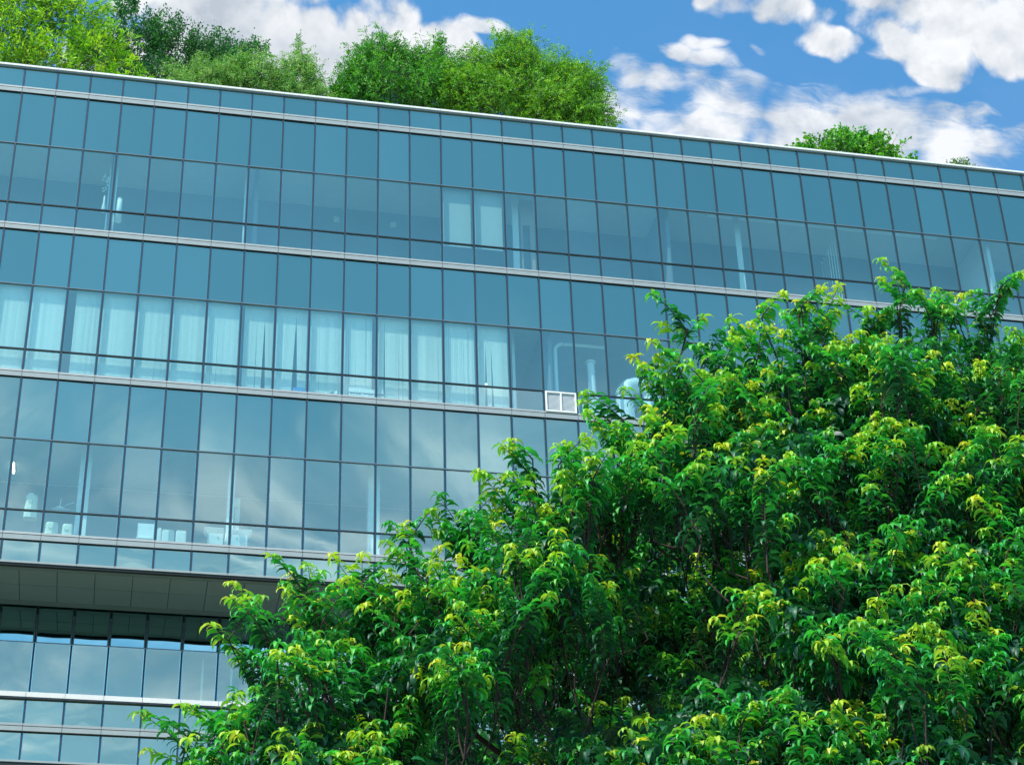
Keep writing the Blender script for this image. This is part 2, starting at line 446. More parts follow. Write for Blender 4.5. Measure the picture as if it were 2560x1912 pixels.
# set-back storey behind the soffit
rest = MB()
for k in range(K0, K1):
    vis = -1 <= k <= 7
    mb = MB() if vis else rest
    panes(mb, k, 22.79, 23.86, M_DARKREFL, YR, M_EDGE_D, out=0.088)  # row coloured for the soffit's dark reflection; the lean sets where it ends
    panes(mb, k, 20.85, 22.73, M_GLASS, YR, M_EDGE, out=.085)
    if vis: mb.build('recessed_window', bld, (xk(k) + .5, YR, 22.3))
tag(rest.build('recessed_window', bld), kind='stuff')
mb = MB(); rb = MB()
for k in range(K0, K1 + 1):
    x = xk(k)
    t = mb if not -1 <= k <= 8 else MB()
    t.box(x - .02, x + .02, YR - .03, YR + .08, 20.8, 22.735, M_MULL)
    t.box(x - .05, x - .035, YR - .09, YR + .08, 22.79, 23.86, M_TRAND)
    t.box(x - .006, x + .006, YR - .10, YR + .08, 22.79, 23.86, M_MULL)
    t.box(x + .035, x + .05, YR - .09, YR + .08, 22.79, 23.86, M_TRAND)
    if t is not mb: t.build('recessed_mullion', bld, (x, YR, 22.3))
tag(mb.build('recessed_mullion', bld), kind='stuff')
mb = MB(); mb.box(XA, XB, YR - .035, YR + .08, 22.74, 22.785, M_TRAN); mb.build('recessed_transom', bld, (0, YR, 22.76))
# ledge and the wall below it
mb = MB()
for k in range(K0, K1):
    mb.box(xk(k) + .008, xk(k + 1) - .008, YL - .06, YL - .03, 20.498, 20.634, M_LEDGE)
mb.box(XA, XB, YL - .028, YR - .04, 20.50, 20.62, M_LEDGE)
mb.box(XA, XB, YL - .05, YL + .1, 20.455, 20.497, M_TRAND)
mb.build('ledge', bld, (0, YL, 20.5))
rest = MB()
for k in range(K0, K1):
    vis = -1 <= k <= 5
    for z0, z1 in ((19.775, 20.455), (18.78, 19.54)):
        mb = MB() if vis else rest
        panes(mb, k, z0, z1, M_SPAN, YL + .03)
        if vis: mb.build('lower_panel', bld, (xk(k) + .5, YL, (z0 + z1) / 2))
tag(rest.build('lower_panel', bld), kind='stuff')
mb = MB()
for k in range(K0, K1 + 1):
    t = mb if not -1 <= k <= 6 else MB()
    for z0, z1 in ((18.78, 19.535), (19.775, 20.454)):
        t.box(xk(k) - .022, xk(k) + .022, YL, YL + .1, z0, z1, M_MULL)
    if t is not mb: t.build('lower_mullion', bld, (xk(k), YL, 19.6))
tag(mb.build('lower_mullion', bld), kind='stuff')
mb = MB()
for k in range(K0, K1):
    a, b = xk(k) + .006, xk(k + 1) - .006
    mb.box(a, b, YL - .04, YL + .05, 19.704, 19.772, M_ALU); mb.box(a, b, YL - .045, YL + .05, 19.560, 19.682, M_ALU)
mb.box(XA, XB, YL - .01, YL + .048, 19.54, 19.76, M_DARK)  # dark joint backing, with the shadow line below the fascia painted in
mb.build('metal_band', bld, (0, YL, 19.7))
mb = MB(); mb.box(XA, XB, YL - .02, YL + .1, 18.722, 18.777, M_ALU); mb.box(XA, XB, YL, YL + 3, 18.60, 18.72, M_DARK)
mb.build('base_trim', bld, (0, YL, 18.7))
# ground storeys and the body of the building
mb = MB()
mb.box(XA, XB, 52.4, 66, GZ, 18.59, M_BODY)
mb.build('lower_wall', bld, (0, 52, 8))
core = MB()
for z0, z1 in ((38.52, 39.80), (33.42, 34.66), (28.40, 29.62), (23.91, 24.50)):
    core.box(XA, XB, YF + .16, 66, z0, z1, M_CEIL)
core.box(XA, XB, YL + .16, 66, 18.73, 20.44, M_BODY)
core.box(XA, XB, 65.5, 66, 18.73, 40.6, M_BODY)
core.box(XA - .3, XA, YF + .1, 66, 23.9, 40.68, M_BODY); core.box(XB, XB + .3, YF + .1, 66, 23.9, 40.68, M_BODY)
core.box(XA - .3, XA, YR + .1, 66, GZ, 23.88, M_BODY); core.box(XB, XB + .3, YR + .1, 66, GZ, 23.88, M_BODY)
core.build('floor_slabs', bld, (0, 57, 30))
mb = MB(); mb.box(XA, XB, YF + .42, 66, 40.15, 40.30, M_ROOF); mb.build('roof', bld, (0, 57, 40.2))
mb = MB()                                   # interior back walls and cross walls
mb.box(XA, XB, 50.9, 51.05, 34.70, 38.50, M_WALL)
mb.box(XA, XB, 52.2, 52.35, 24.52, 28.38, M_WALL)
mb.box(XA, XB, 54.0, 54.15, 29.64, 33.40, M_WALL)
mb.box(XA, XB, 53.0, 53.15, 20.46, 23.90, M_WALL)
mb.box(xk(-3), XB, 52.16, 52.19, 28.325, 28.36, M_PAINT)
mb.box(xk(22), xk(30), 49.15, 49.3, 38.40, 38.45, M_PAINT)
mb.build('interior_wall', bld, (0, 52, 30))
for x, y0, y1, z0, z1, m in ((27.02, 48.62, 50.88, 34.70, 38.45, M_PAINT), (16.0, 48.7, 50.88, 34.7, 38.45, M_WALL), (2.9, 49.2, 50.88, 34.7, 38.45, M_WALL),
                             (11.9, 48.6, 53.9, 29.66, 33.38, M_WALL)):
    mb = MB(); mb.box(x, x + .12, y0, y1, z0, z1, m); mb.build('partition_wall', bld, (x, y0, z0))

# structural columns seen through the glass
for x0, x1, y0, y1, z0, z1 in ((-1.56, -1.25, 49.0, 49.3, 24.52, 28.39), (2.55, 2.74, 48.9, 49.15, 24.52, 28.39), (6.53, 6.86, 49.0, 49.3, 24.52, 28.39),
                               (-1.54, -1.50, 48.95, 49.0, 34.7, 38.50), (-1.33, -1.29, 48.95, 49.0, 34.7, 38.50), (2.575, 2.625, 48.95, 49.0, 34.7, 38.30),
                               (11.02, 11.22, 48.95, 49.0, 34.7, 38.50), (18.42, 18.60, 48.95, 49.0, 34.7, 38.50), (10.86, 10.95, 48.95, 49.0, 29.66, 33.39),
                               (2.23, 2.29, 51.8, 51.86, 20.5, 22.93), (3.04, 3.10, 51.8, 51.86, 20.5, 22.93)):
    mb = MB(); mb.box(x0, x1, y0, y1, z0, z1, M_PAINT); mb.build('column', bld, ((x0 + x1) / 2, y0, z0))
mb = MB(); mb.box(-1.52, -1.30, 49.05, 49.2, 34.7, 38.5, M_WALL); mb.build('column', bld, (-1.4, 49.1, 34.7))

# ventilation louvre in the low pane of bay 16, second floor from the top
xa, xb = xk(16) + .03, xk(17) - .03
vg = MB()
for a, b, z0, z1 in ((xa, xb, 30.425, 30.47), (xa, xb, 29.775, 29.82), (xa, xa + .05, 29.82, 30.425), (xb - .05, xb, 29.82, 30.425), ((xa + xb) / 2 - .022, (xa + xb) / 2 + .022, 29.82, 30.425)):
    vg.box(a, b, YF - .045, YF + .02, z0, z1, M_WHITE)
vgo = vg.build('vent_louvre', bld, ((xa + xb) / 2, YF, 30.1))
sl = MB()
for n in range(15):
    z = 29.83 + n * .040
    sl.quad((xa + .05, YF - .015, z), (xb - .05, YF - .015, z), (xb - .05, YF - .006, z + .034), (xa + .05, YF - .006, z + .034), M_LOUV)
sl.box(xa + .05, xb - .05, YF + .02, YF + .03, 29.82, 30.425, M_ALU)
sl.build('slats', vgo)

# ------------------------------------------------------------------ things behind the glass
ORD = ['first', 'second', 'third', 'fourth', 'fifth', 'sixth', 'seventh', 'eighth', 'ninth', 'tenth', 'eleventh', 'twelfth', 'thirteenth', 'fourteenth', 'fifteenth']
# bay: (left gap, right gap, wedges [(place in bay, half width at the foot, height fraction)], look)
BL = {0: (.02, .03, [], 'evenly closed'), 1: (.03, .03, [(.66, .008, .25)], 'closed but for one low slit'), 2: (.26, .02, [], 'with a wide dark left gap'),
      3: (.02, .03, [], 'evenly closed'), 4: (.03, .03, [(.62, .006, 1)], 'with one thin slit'), 5: (.02, .03, [], 'evenly closed'), 6: (.04, .05, [], 'evenly closed'),
      7: (.12, .02, [(.74, .075, .85), (.5, .018, .5)], 'with a long dark wedge right'), 8: (.04, .05, [(.62, .10, .75), (.30, .006, .9)], 'with one broad dark wedge'),
      9: (.03, .03, [], 'closed above the bottles'), 10: (.04, .14, [(.22, .012, .8), (.42, .008, .6)], 'with a dark right gap'),
      11: (.04, .04, [(.24, .03, .7), (.72, .012, 1), (.78, .008, 1)], 'with three narrow slits'), 12: (.02, .03, [(.86, .006, .9)], 'evenly closed'),
      13: (.03, .05, [], 'evenly closed'), 14: (.04, .04, [(.30, .05, .75), (.45, .04, .70)], 'with two dark wedges')}
BY = YF + .19
for n, (k, (gl, gr, wed, look)) in enumerate(BL.items()):
    x0, x1 = xk(k) - .0 + gl, xk(k + 1) - gr * .8
    z0, z1 = 29.66, 32.93
    e = empty('vertical_blind', ((x0 + x1) / 2, BY, z0), 'pale vertical blind %s, %s in the row from the left' % (look, ORD[n]), 'blind', 'vertical blinds on the middle glass floor')
    mb = MB(); nsl = int((x1 - x0) / .052); zm = (z0 + z1) / 2
    cr = lambda v: v.co
    for i in range(nsl):
        u = (i + .5) / nsl; xc = x0 + (x1 - x0) * u; hw = .029
        sh = 0.0
        for (wp, wh, hf) in wed:
            dd = xc - (xk(k) + wp)
            if abs(dd) < .30: sh += math.copysign(wh * max(0, 1 - abs(dd) / .30), dd)
        an = rnd.gauss(.28, .055); dy = math.sin(an) * hw; dx = math.cos(an) * hw
        hf = max([w_[2] for w_ in wed], default=1)
        zt = z0 + (z1 - z0) * hf
        if sh != 0:
            mb.quad((xc - dx + sh, BY - dy, z0), (xc + dx + sh, BY + dy, z0), (xc + dx, BY + dy, zt), (xc - dx, BY - dy, zt), M_BLIND)
            if hf < 1: mb.quad((xc - dx, BY - dy, zt), (xc + dx, BY + dy, zt), (xc + dx, BY + dy, z1), (xc - dx, BY - dy, z1), M_BLIND)
        else:
            s_ = rnd.gauss(0, .003)
            mb.quad((xc - dx + s_, BY - dy, z0), (xc + dx + s_, BY + dy, z0), (xc + dx, BY + dy, z1), (xc - dx, BY - dy, z1), M_BLIND)
    mb.build('slats', e)
    mb = MB(); mb.box(x0, x1, BY - .03, BY + .03, z1, z1 + .05, M_PAINT); mb.build('headrail', e)
# roller blinds on the top glass floor
for k, lab in ((13, 'plain pale roller blind, left one of the pair on the top glass floor'), (14, 'plain pale roller blind, right one of the pair on the top glass floor')):
    x0, x1 = xk(k) + .03, xk(k + 1) - .03
    e = empty('roller_blind', ((x0 + x1) / 2, YF + .2, 35.6), lab, 'blind', 'roller blinds on the top glass floor')
    mb = MB(); mb.box(x0 + .02, x1 - .02, YF + .2, YF + .205, 35.59, 38.0, M_ROLL); mb.build('cloth', e)
    mb = MB(); mb.tube([(x0, YF + .22, 38.03), (x1, YF + .22, 38.03)], .03, M_PAINT, 10); mb.build('roller', e)


def thing_box(name, label, cat, parts, group=None):
    """parts: (part name, [boxes], material); the thing stands at the foot of its first box"""
    b0 = parts[0][1][0]
    e = empty(name, ((b0[0] + b0[1]) / 2, (b0[2] + b0[3]) / 2, b0[4]), label, cat, group)
    for pn, bxs, m in parts:
        mb = MB()
        for b in bxs: mb.box(*b, m)
        mb.build(pn, e, bevel=.006)
    return e


# top floor: tan cabinet, wall boxes, strips of blind on the cross wall, slim vase and plant
thing_box('tan_cabinet', 'tall tan cabinet with a dark niche beside the white column on the top floor', 'cabinet',
          [('case', [(11.30, 11.74, 49.0, 49.4, 37.12, 38.12), (11.30, 11.36, 49.0, 49.4, 34.8, 37.115), (11.60, 11.74, 49.0, 49.4, 34.8, 37.115)], M_TAN), ('niche_back', [(11.365, 11.595, 49.3, 49.38, 34.8, 37.10)], M_WALL)])
for x, lab in ((5.55, 'small white box on the back wall of the top floor, left one of two'), (7.40, 'small white box on the back wall of the top floor, right one of two')):
    thing_box('wall_box', lab, 'wall box', [('case', [(x, x + .19, 50.82, 50.89, 38.02 - .10, 38.02 + .10)], M_PAINT), ('lid', [(x + .02, x + .17, 50.805, 50.82, 37.94, 38.10)], M_PAINT)], 'white boxes on the top floor back wall')
for i in range(7):
    x = 21.30 + i * .095
    thing_box('hanging_strip', 'narrow cream vertical strip hanging on the top floor, %s of seven from the left' % ORD[i], 'blind strip',
              [('strip', [(x, x + .03, 49.0 + .012 * i, 49.01 + .012 * i, 35.3, 36.75 + .19 * i)], M_TAN if i < 3 else M_BEIGE), ('clip', [(x - .005, x + .035, 48.995 + .012 * i, 49.015 + .012 * i, 36.75 + .19 * i, 36.78 + .19 * i)], M_PAINT)], 'cream strips on the top floor')
e = empty('vase', (-1.62, 48.75, 35.9), 'slim pale vase standing at the left of the thin twin column', 'vase')
MB().tube([(-1.62, 48.75, 35.9), (-1.62, 48.75, 36.0), (-1.62, 48.75, 36.25), (-1.62, 48.75, 36.5)], [.06, .065, .035, .025], M_PAINT, 14).build('body', e)
mb = MB()
for i in range(26):
    a = rnd.uniform(0, 6.28); h = rnd.uniform(.1, .7); r_ = rnd.uniform(.02, .13)
    c0 = Vector((-1.62 + r_ * math.cos(a), 48.75 + r_ * math.sin(a), 36.55 + h))
    mb.quad(tuple(c0 + Vector((-.03, 0, 0))), tuple(c0 + Vector((0, .01, -.03))), tuple(c0 + Vector((.03, 0, 0))), tuple(c0 + Vector((0, 0, .04))), M_BEIGE)
mb.tube([(-1.62, 48.75, 36.5), (-1.60, 48.75, 37.2)], .008, M_TAN, 5)
mb.build('dried_flowers', e)
e = empty('waste_bin', (-1.16, 48.75, 35.6), 'small tapering green bin at the right of the thin twin column', 'bin')
MB().tube([(-1.16, 48.75, 35.6), (-1.16, 48.75, 36.42)], [.10, .07], M_PAINT, 16).build('body', e)
MB().tube([(-1.16, 48.75, 36.42), (-1.16, 48.75, 36.45)], [.075, .07], M_PAINT, 16).build('rim', e)
thing_box('white_desk', 'long white desk edge low in the top floor windows at the right', 'desk', [('top', [(25.0, 26.7, 48.6, 49.1, 35.28, 35.33)], M_PAINT), ('leg', [(25.05, 25.1, 48.7, 48.75, 34.7, 35.27)], M_PAINT), ('leg', [(26.6, 26.65, 48.7, 48.75, 34.7, 35.27)], M_PAINT)])

# middle floor: blue box, bottles, rack of folders, small lit lamp, ducts
thing_box('blue_box', 'flat blue box on the sill under the broad blind wedge', 'box', [('case', [(xk(8) + .60, xk(9) - .03, 48.32, 48.46, 29.80, 29.97)], M_BLUE), ('lid', [(xk(8) + .59, xk(9) - .02, 48.315, 48.465, 29.972, 29.99)], M_BLUE)])
for x, h, m, lab in ((xk(9) + .72, .20, M_WALL, 'grey bottle on the sill, left of the white one'), (xk(9) + .86, .21, M_PAINT, 'white bottle on the sill beside the grey one'), (xk(9) + .56, .12, M_DUCT, 'short pale jar on the sill left of the bottles')):
    e = empty('bottle', (x, 48.36, 29.79), lab, 'bottle', 'bottles on the window sill')
    MB().tube([(x, 48.36, 29.79), (x, 48.36, 29.79 + h * .8), (x, 48.36, 29.79 + h * .9)], [.045, .045, .02], m, 12).build('body', e)
    MB().tube([(x, 48.36, 29.79 + h * .9), (x, 48.36, 29.79 + h)], .022, M_PAINT, 10).build('cap', e)
e = empty('folder_rack', (xk(10) + .8, 48.38, 29.79), 'white two-tier rack of paper folders across two low windows', 'rack')
mb = MB()
mb.box(xk(10) + .18, xk(11) + .27, 48.32, 48.45, 29.97, 29.99, M_WALL); mb.box(xk(10) + .18, xk(10) + .2, 48.32, 48.45, 29.79, 29.968, M_WALL); mb.box(xk(11) + .25, xk(11) + .27, 48.32, 48.45, 29.79, 29.968, M_WALL)
mb.build('shelf', e)
for z in (29.79, 29.992):
    mb = MB(); x = xk(10) + .21
    while x < xk(11) + .22:
        w_ = rnd.uniform(.02, .05); mb.box(x, x + w_, 48.33, 48.44, z, z + rnd.uniform(.12, .17), M_PAINT if rnd.random() < .85 else M_DUCT); x += w_ + .006
    mb.build('folders', e)
e = empty('desk_lamp', (xk(14) + .40, 48.95, 30.9), 'small lit yellow lamp glowing between the two blind wedges', 'lamp')
mb = MB().tube([(xk(14) + .27, 48.95, 31.02), (xk(14) + .53, 48.95, 31.02)], .022, M_LAMP, 10); mb.build('tube', e)
MB().tube([(xk(14) + .40, 48.97, 29.7), (xk(14) + .40, 48.97, 31.0)], .01, M_WALL, 8).build('stand', e)


def ribbed(pts, rad, amp=.07, step=.045):
    """resample a path and swell it into the rings of a flexible duct"""
    P = [Vector(p) for p in pts]; out = []; rr = []
    seg = []
    for i in range(len(P) - 1):
        n = max(1, int((P[i + 1] - P[i]).length / step))
        for j in range(n): seg.append(P[i].lerp(P[i + 1], j / n))
    seg.append(P[-1])
    for i, p in enumerate(seg): out.append(p); rr.append(rad * (1 + (amp if i % 2 else -amp)))
    return out, rr


def arc(cx, cz, r, a0, a1, y, n=8):
    return [(cx + r * math.cos(R(a0 + (a1 - a0) * i / n)), y, cz + r * math.sin(R(a0 + (a1 - a0) * i / n))) for i in range(n + 1)]


e = empty('flexible_duct', (12.161, 48.80, 29.7), 'slim silver ribbed duct rising above the louvre and bending to the right', 'duct')
p, r_ = ribbed([(12.161, 48.80, 29.66), (12.170, 48.80, 32.320)], .063); MB().tube(p, r_, M_DUCT, 14).build('riser', e)
p, r_ = ribbed(arc(12.446, 32.320, .28, 180, 90, 48.8), .060); MB().tube(p, r_, M_DUCT, 14).build('elbow', e)
p, r_ = ribbed([(12.456, 48.80, 32.596), (13.774, 48.80, 32.596)], .056, .04); MB().tube(p, r_, M_DUCT, 14).build('branch', e)
e = empty('duct_column', (13.282, 48.80, 29.7), 'thick pale ribbed duct standing on a flared hood right of the louvre', 'duct')
p, r_ = ribbed([(13.282, 48.80, 30.766), (13.263, 48.80, 31.976)], .115, .04, .07); MB().tube(p, r_, M_DUCT, 18).build('riser', e)
MB().tube([(13.263, 48.80, 31.976), (13.263, 48.80, 32.015)], .16, M_DUCT, 18).build('flange', e)
MB().tube([(13.322, 48.80, 30.352), (13.322, 48.80, 30.716), (13.322, 48.80, 30.761)], [.28, .14, .14], M_PAINT, 22).build('hood', e)
MB().box(13.0, 13.65, 48.55, 49.0, 29.66, 30.345, M_DUCT).build('cabinet', e)
e = empty('lab_stand', (12.840, 48.70, 29.7), 'thin bright stand with clamps left of the flared hood', 'stand')
MB().tube([(12.790, 48.70, 29.66), (12.790, 48.70, 30.648)], .018, M_DUCT, 8).build('rod', e)
MB().tube([(12.928, 48.70, 29.66), (12.928, 48.70, 30.598)], .014, M_DUCT, 8).build('rod', e)
MB().box(12.76, 12.99, 48.67, 48.73, 30.55, 30.59, M_PAINT).build('clamp', e)
e = empty('duct_arch', (14.512, 48.90, 29.7), 'very large silver corrugated duct arching over behind the leaves', 'duct')
p, r_ = ribbed(arc(14.709, 30.943, .42, 180, 0, 48.9, 16), .27, .03, .06); MB().tube(p, r_, M_DUCT, 22).build('arch', e)
p, r_ = ribbed([(14.296, 48.90, 29.66), (14.296, 48.90, 30.913)], .27, .03, .06); MB().tube(p, r_, M_DUCT, 22).build('riser', e)
p, r_ = ribbed([(15.122, 48.90, 29.66), (15.122, 48.90, 30.913)], .27, .03, .06); MB().tube(p, r_, M_DUCT, 22).build('riser', e)

# lowest glass floor: counter goods
def box_bin(x0, x1, z0, z1, y, label):
    e = empty('storage_tub', ((x0 + x1) / 2, y, z0), label, 'tub', 'pale tubs along the lowest glass floor')
    mb = MB(); n = len(mb.v); w_ = (x1 - x0); b = .03
    # tapering rounded tub
    segs = 20
    for t, s_ in ((0, 1.0), (.45, .98), (.5, .94), (.92, .88), (1.0, .78)):
        for i in range(segs):
            a = 2 * math.pi * i / segs
            cx = math.copysign(abs(math.cos(a)) ** .5, math.cos(a)); cy = math.copysign(abs(math.sin(a)) ** .5, math.sin(a))
            mb.v.append(((x0 + x1) / 2 + cx * w_ / 2 * s_, y + cy * .12 * s_, z0 + (z1 - z0) * t)); mb.pane.append(.5)
    sl_ = mb.slot(M_BEIGE)
    for r in range(4):
        for i in range(segs):
            j = (i + 1) % segs
            mb.f.append((r * segs + i, r * segs + j, (r + 1) * segs + j, (r + 1) * segs + i)); mb.m.append(sl_); mb.sm.append(False)
    mb.f.append(tuple(4 * segs + i for i in range(segs))); mb.m.append(sl_); mb.sm.append(False)
    mb.build('tub_body', e)
    hx = (x0 + x1) / 2 - .02; hz = z0 + (z1 - z0) * .72
    MB().tube([(hx + .05 * math.cos(a), y - .125, hz + .05 * math.sin(a)) for a in (math.pi, 3.6, 4.2, 4.71, 5.2, 5.8, 6.28)], .007, M_WALL, 6).build('handle', e)
    return e


box_bin(-2.94, -2.58, 25.50, 26.20, 48.95, 'beige plastic tub with a crumpled paper on top')
mb = MB(); mb.box(-2.86, -2.72, 48.9, 48.92, 26.19, 26.27, M_PAINT); o = mb.build('paper', None, (-2.79, 48.9, 26.19)); tag(o, 'crumpled white paper on top of the upper beige tub', 'paper')
box_bin(-2.33, -1.95, 24.62, 25.25, 48.65, 'squarish beige tub low behind the glass, left one beside the wide white column')
box_bin(-1.88, -1.56, 24.62, 25.22, 48.65, 'rounded beige tub low behind the glass, right one beside the wide white column')
for x0, x1, h, lab in ((.68, .80, .64, 'narrow white bag standing leftmost of three pale bags'), (.81, 1.14, .60, 'wide white bag standing in the middle of three pale bags'), (1.18, 1.47, .60, 'wide white bag standing rightmost of three pale bags')):
    e = empty('paper_bag', ((x0 + x1) / 2, 48.7, 24.66), lab, 'bag', 'pale bags on the lowest glass floor')
    MB().box(x0, x1, 48.62, 48.78, 24.66, 24.66 + h, M_PAINT).build('bag_body', e, bevel=.03)
    MB().box(x0 + .02, x1 - .02, 48.64, 48.76, 24.66 + h + .001, 24.66 + h + .03, M_BEIGE).build('folded_top', e)


def flared(x0, x1, y, label, flip):
    e = empty('flared_bin', ((x0 + x1) / 2, y, 24.66), label, 'bin', 'flared white bins by the slim column')
    mb = MB(); zt = 25.38
    a, b = (x0 + .12, x1) if not flip else (x0, x1 - .12)
    for (xa_, xb_, za), (xc_, xd_, zb_) in (((a, b, 24.66), (a, b, 25.22)), ((a - .005, b + .005, 25.225), (x0, x1, zt))):
        mb.quad((xa_, y - .14, za), (xb_, y - .14, za), (xd_, y - .2, zb_), (xc_, y - .2, zb_), M_PAINT)
        mb.quad((xb_, y + .14, za), (xa_, y + .14, za), (xc_, y + .2, zb_), (xd_, y + .2, zb_), M_PAINT)
        mb.quad((xa_, y + .14, za), (xa_, y - .14, za), (xc_, y - .2, zb_), (xc_, y + .2, zb_), M_PAINT)
        mb.quad((xb_, y - .14, za), (xb_, y + .14, za), (xd_, y + .2, zb_), (xd_, y - .2, zb_), M_PAINT)
    mb.build('bin_body', e)
    MB().box(x0, x1, y - .205, y + .205, zt + .001, zt + .02, M_PAINT).build('rim', e)
    for z in (25.12, 25.30):
        MB().tube([((x0 + x1) / 2 + (.1 if not flip else -.15), y - .2, z), ((x0 + x1) / 2 + (.13 if not flip else -.12), y - .2, z)], .015, M_WALL, 8).build('knob', e)
    return e


flared(1.94, 2.47, 48.75, 'white bin with a flared rim, left of the slim column', False)
e = flared(2.70, 3.25, 48.75, 'white bin with a flared rim and a hoop on top, right of the slim column', True)
MB().tube([(2.86 + .09 * math.cos(a), 48.75, 25.40 + .12 * math.sin(a)) for a in [math.pi * i / 8 for i in range(9)]], .009, M_PAINT, 6, cap=False).build('hoop', e)
for x0, x1, lab in ((2.50, 2.53, 'thin bright tube leaning right beside the left flared bin'), (2.64, 2.72, 'thin bright tube leaning left beside the right flared bin')):
    e = empty('leaning_tube', (x0, 48.5, 24.66), lab, 'tube', 'leaning bright tubes')
    dx = .035 if x0 < 2.6 else -.05
    MB().tube([(x0, 48.5, 24.72), (x0 + dx, 48.5, 25.2)], .014, M_WHITE, 8).build('tube_body', e)
    MB().tube([(x0, 48.5, 24.66), (x0, 48.5, 24.72)], .018, M_WALL, 8).build('tube_end', e)
e = empty('microscope_lamp', (-2.0, 49.0, 25.5), 'white jointed lamp on a round base left of the wide white column', 'lamp')
MB().tube([(-2.0, 49.0, 25.88), (-2.0, 49.0, 25.93)], [.09, .11], M_PAINT, 16).build('base', e)
MB().tube([(-2.0, 49.0, 25.93), (-1.98, 49.0, 26.22)], .013, M_PAINT, 8).build('stem', e)
MB().tube([(-1.90, 49.0, 25.95), (-1.78, 49.0, 26.06), (-1.62, 49.0, 26.12)], .013, M_PAINT, 8).build('arm', e)
mb = MB(); mb.box(-2.2, -1.57, 48.85, 49.2, 25.80, 25.84, M_WALL); tag(mb.build('shelf', None, (-1.9, 49, 25.8)), 'grey shelf under the jointed lamp beside the wide white column', 'shelf')
thing_box('monitor', 'pale back of a screen with a bright lower edge in the fourth low window', 'monitor', [('screen', [(.14, .60, 48.62, 48.65, 24.98, 25.42)], M_DUCT), ('foot', [(.12, .61, 48.55, 48.7, 24.93, 24.96)], M_WHITE)])
thing_box('wall_cabinet', 'narrow rounded white dispenser on the wall right of the slim column', 'dispenser', [('case', [(2.76, 2.93, 49.2, 49.3, 26.43, 26.72)], M_BEIGE), ('pipe', [(2.79, 2.93, 49.25, 49.32, 25.5, 26.42)], M_PAINT)])
thing_box('red_canister', 'dark canister with a red top in the low window right of the flared bins', 'canister', [('can', [(3.95, 4.08, 48.6, 48.7, 24.75, 25.02)], M_WALL), ('lid', [(3.94, 4.09, 48.59, 48.71, 25.022, 25.05)], M_RED)])
e = empty('ceiling_light', (-3.51, 51.3, 28.36), 'lit narrow yellow ceiling tube behind the leftmost lower window', 'ceiling light')
MB().tube([(-3.51, 51.0, 28.33), (-3.51, 51.6, 28.33)], .025, M_LAMP, 10).build('tube', e)
MB().box(-3.56, -3.46, 50.98, 51.62, 28.36, 28.39, M_PAINT).build('fixture', e)

# ------------------------------------------------------------------ foliage
nr = np.random.default_rng(11)


def norm(a): return a / np.maximum(np.linalg.norm(a, axis=-1, keepdims=True), 1e-9)


def npmesh(name, verts, faces4, faces3, col, mats, parent, origin=(0, 0, 0)):
    """verts (n,3); faces4 (m,4); faces3 (k,3); col (n,3)"""
    me = bpy.data.meshes.new(name)
    nv = len(verts); n4, n3 = len(faces4), len(faces3)
    me.vertices.add(nv); me.vertices.foreach_set('co', (verts - np.array(origin)).astype(np.float32).ravel())
    me.loops.add(n4 * 4 + n3 * 3)
    me.loops.foreach_set('vertex_index', np.concatenate([faces4.ravel(), faces3.ravel()]).astype(np.int32))
    me.polygons.add(n4 + n3)
    ls = np.concatenate([np.arange(n4) * 4, n4 * 4 + np.arange(n3) * 3]).astype(np.int32)
    me.polygons.foreach_set('loop_start', ls)
    me.polygons.foreach_set('use_smooth', np.ones(n4 + n3, dtype=bool))
    at = me.attributes.new('leaf_colour', 'FLOAT_COLOR', 'POINT')
    at.data.foreach_set('color', np.concatenate([col, np.ones((nv, 1))], 1).astype(np.float32).ravel())
    for m in mats: me.materials.append(m)
    me.update(calc_edges=True); me.validate()
    o = bpy.data.objects.new(name, me); C.objects.link(o)
    if parent is not None:
        o.parent = parent; o.location = Vector(origin) - parent.location
    return o


def arched_leaves(base, out, th0, curl, L, Wd, col, roll):
    """long leaves that leave the twig along `out` (horizontal) at elevation th0 and bend down by curl over their length"""
    N = len(base); st = np.array([0.0, .10, .32, .58, .82, 1.0]); wp = np.array([.06, .34, 1.0, .92, .48, 0.0])
    upv = np.array([0, 0, 1.0]); side = norm(np.cross(out, upv))
    side = norm(side * np.cos(roll)[:, None] + upv * np.sin(roll)[:, None] * .8)
    pts = [base]; dirs = []
    fine = np.linspace(0, 1, 13); cur = base.copy(); allp = {0.0: base}
    acc = base.copy(); prev = 0.0; centre = [base]
    for s_ in st[1:]:
        mid = (s_ + prev) / 2; th = th0 - curl * mid
        acc = acc + (out * np.cos(th)[:, None] + upv * np.sin(th)[:, None]) * (L * (s_ - prev))[:, None]
        centre.append(acc); prev = s_
    V = []
    for i, s_ in enumerate(st[:-1]):
        th = th0 - curl * s_
        nrm = out * (-np.sin(th))[:, None] + upv * np.cos(th)[:, None]
        hw = (Wd * wp[i] * .5)[:, None]
        V += [centre[i] - side * hw + nrm * hw * .35, centre[i], centre[i] + side * hw + nrm * hw * .35]
    V.append(centre[-1])
    V = np.stack(V, 1)                       # N,16,3
    nvl = V.shape[1]
    q = []
    for i in range(4):
        a = i * 3
        q += [(a, a + 1, a + 4, a + 3), (a + 1, a + 2, a + 5, a + 4)]
    t = [(12, 13, 15), (13, 14, 15)]
    off = (np.arange(N) * nvl)[:, None, None]
    F4 = (np.array(q)[None] + off).reshape(-1, 4); F3 = (np.array(t)[None] + off).reshape(-1, 3)
    cc = np.repeat(col[:, None, :], nvl, 1).copy()
    cc[:, 1::3] *= 1.25                      # paler midrib
    return V.reshape(-1, 3), F4, F3, cc.reshape(-1, 3)


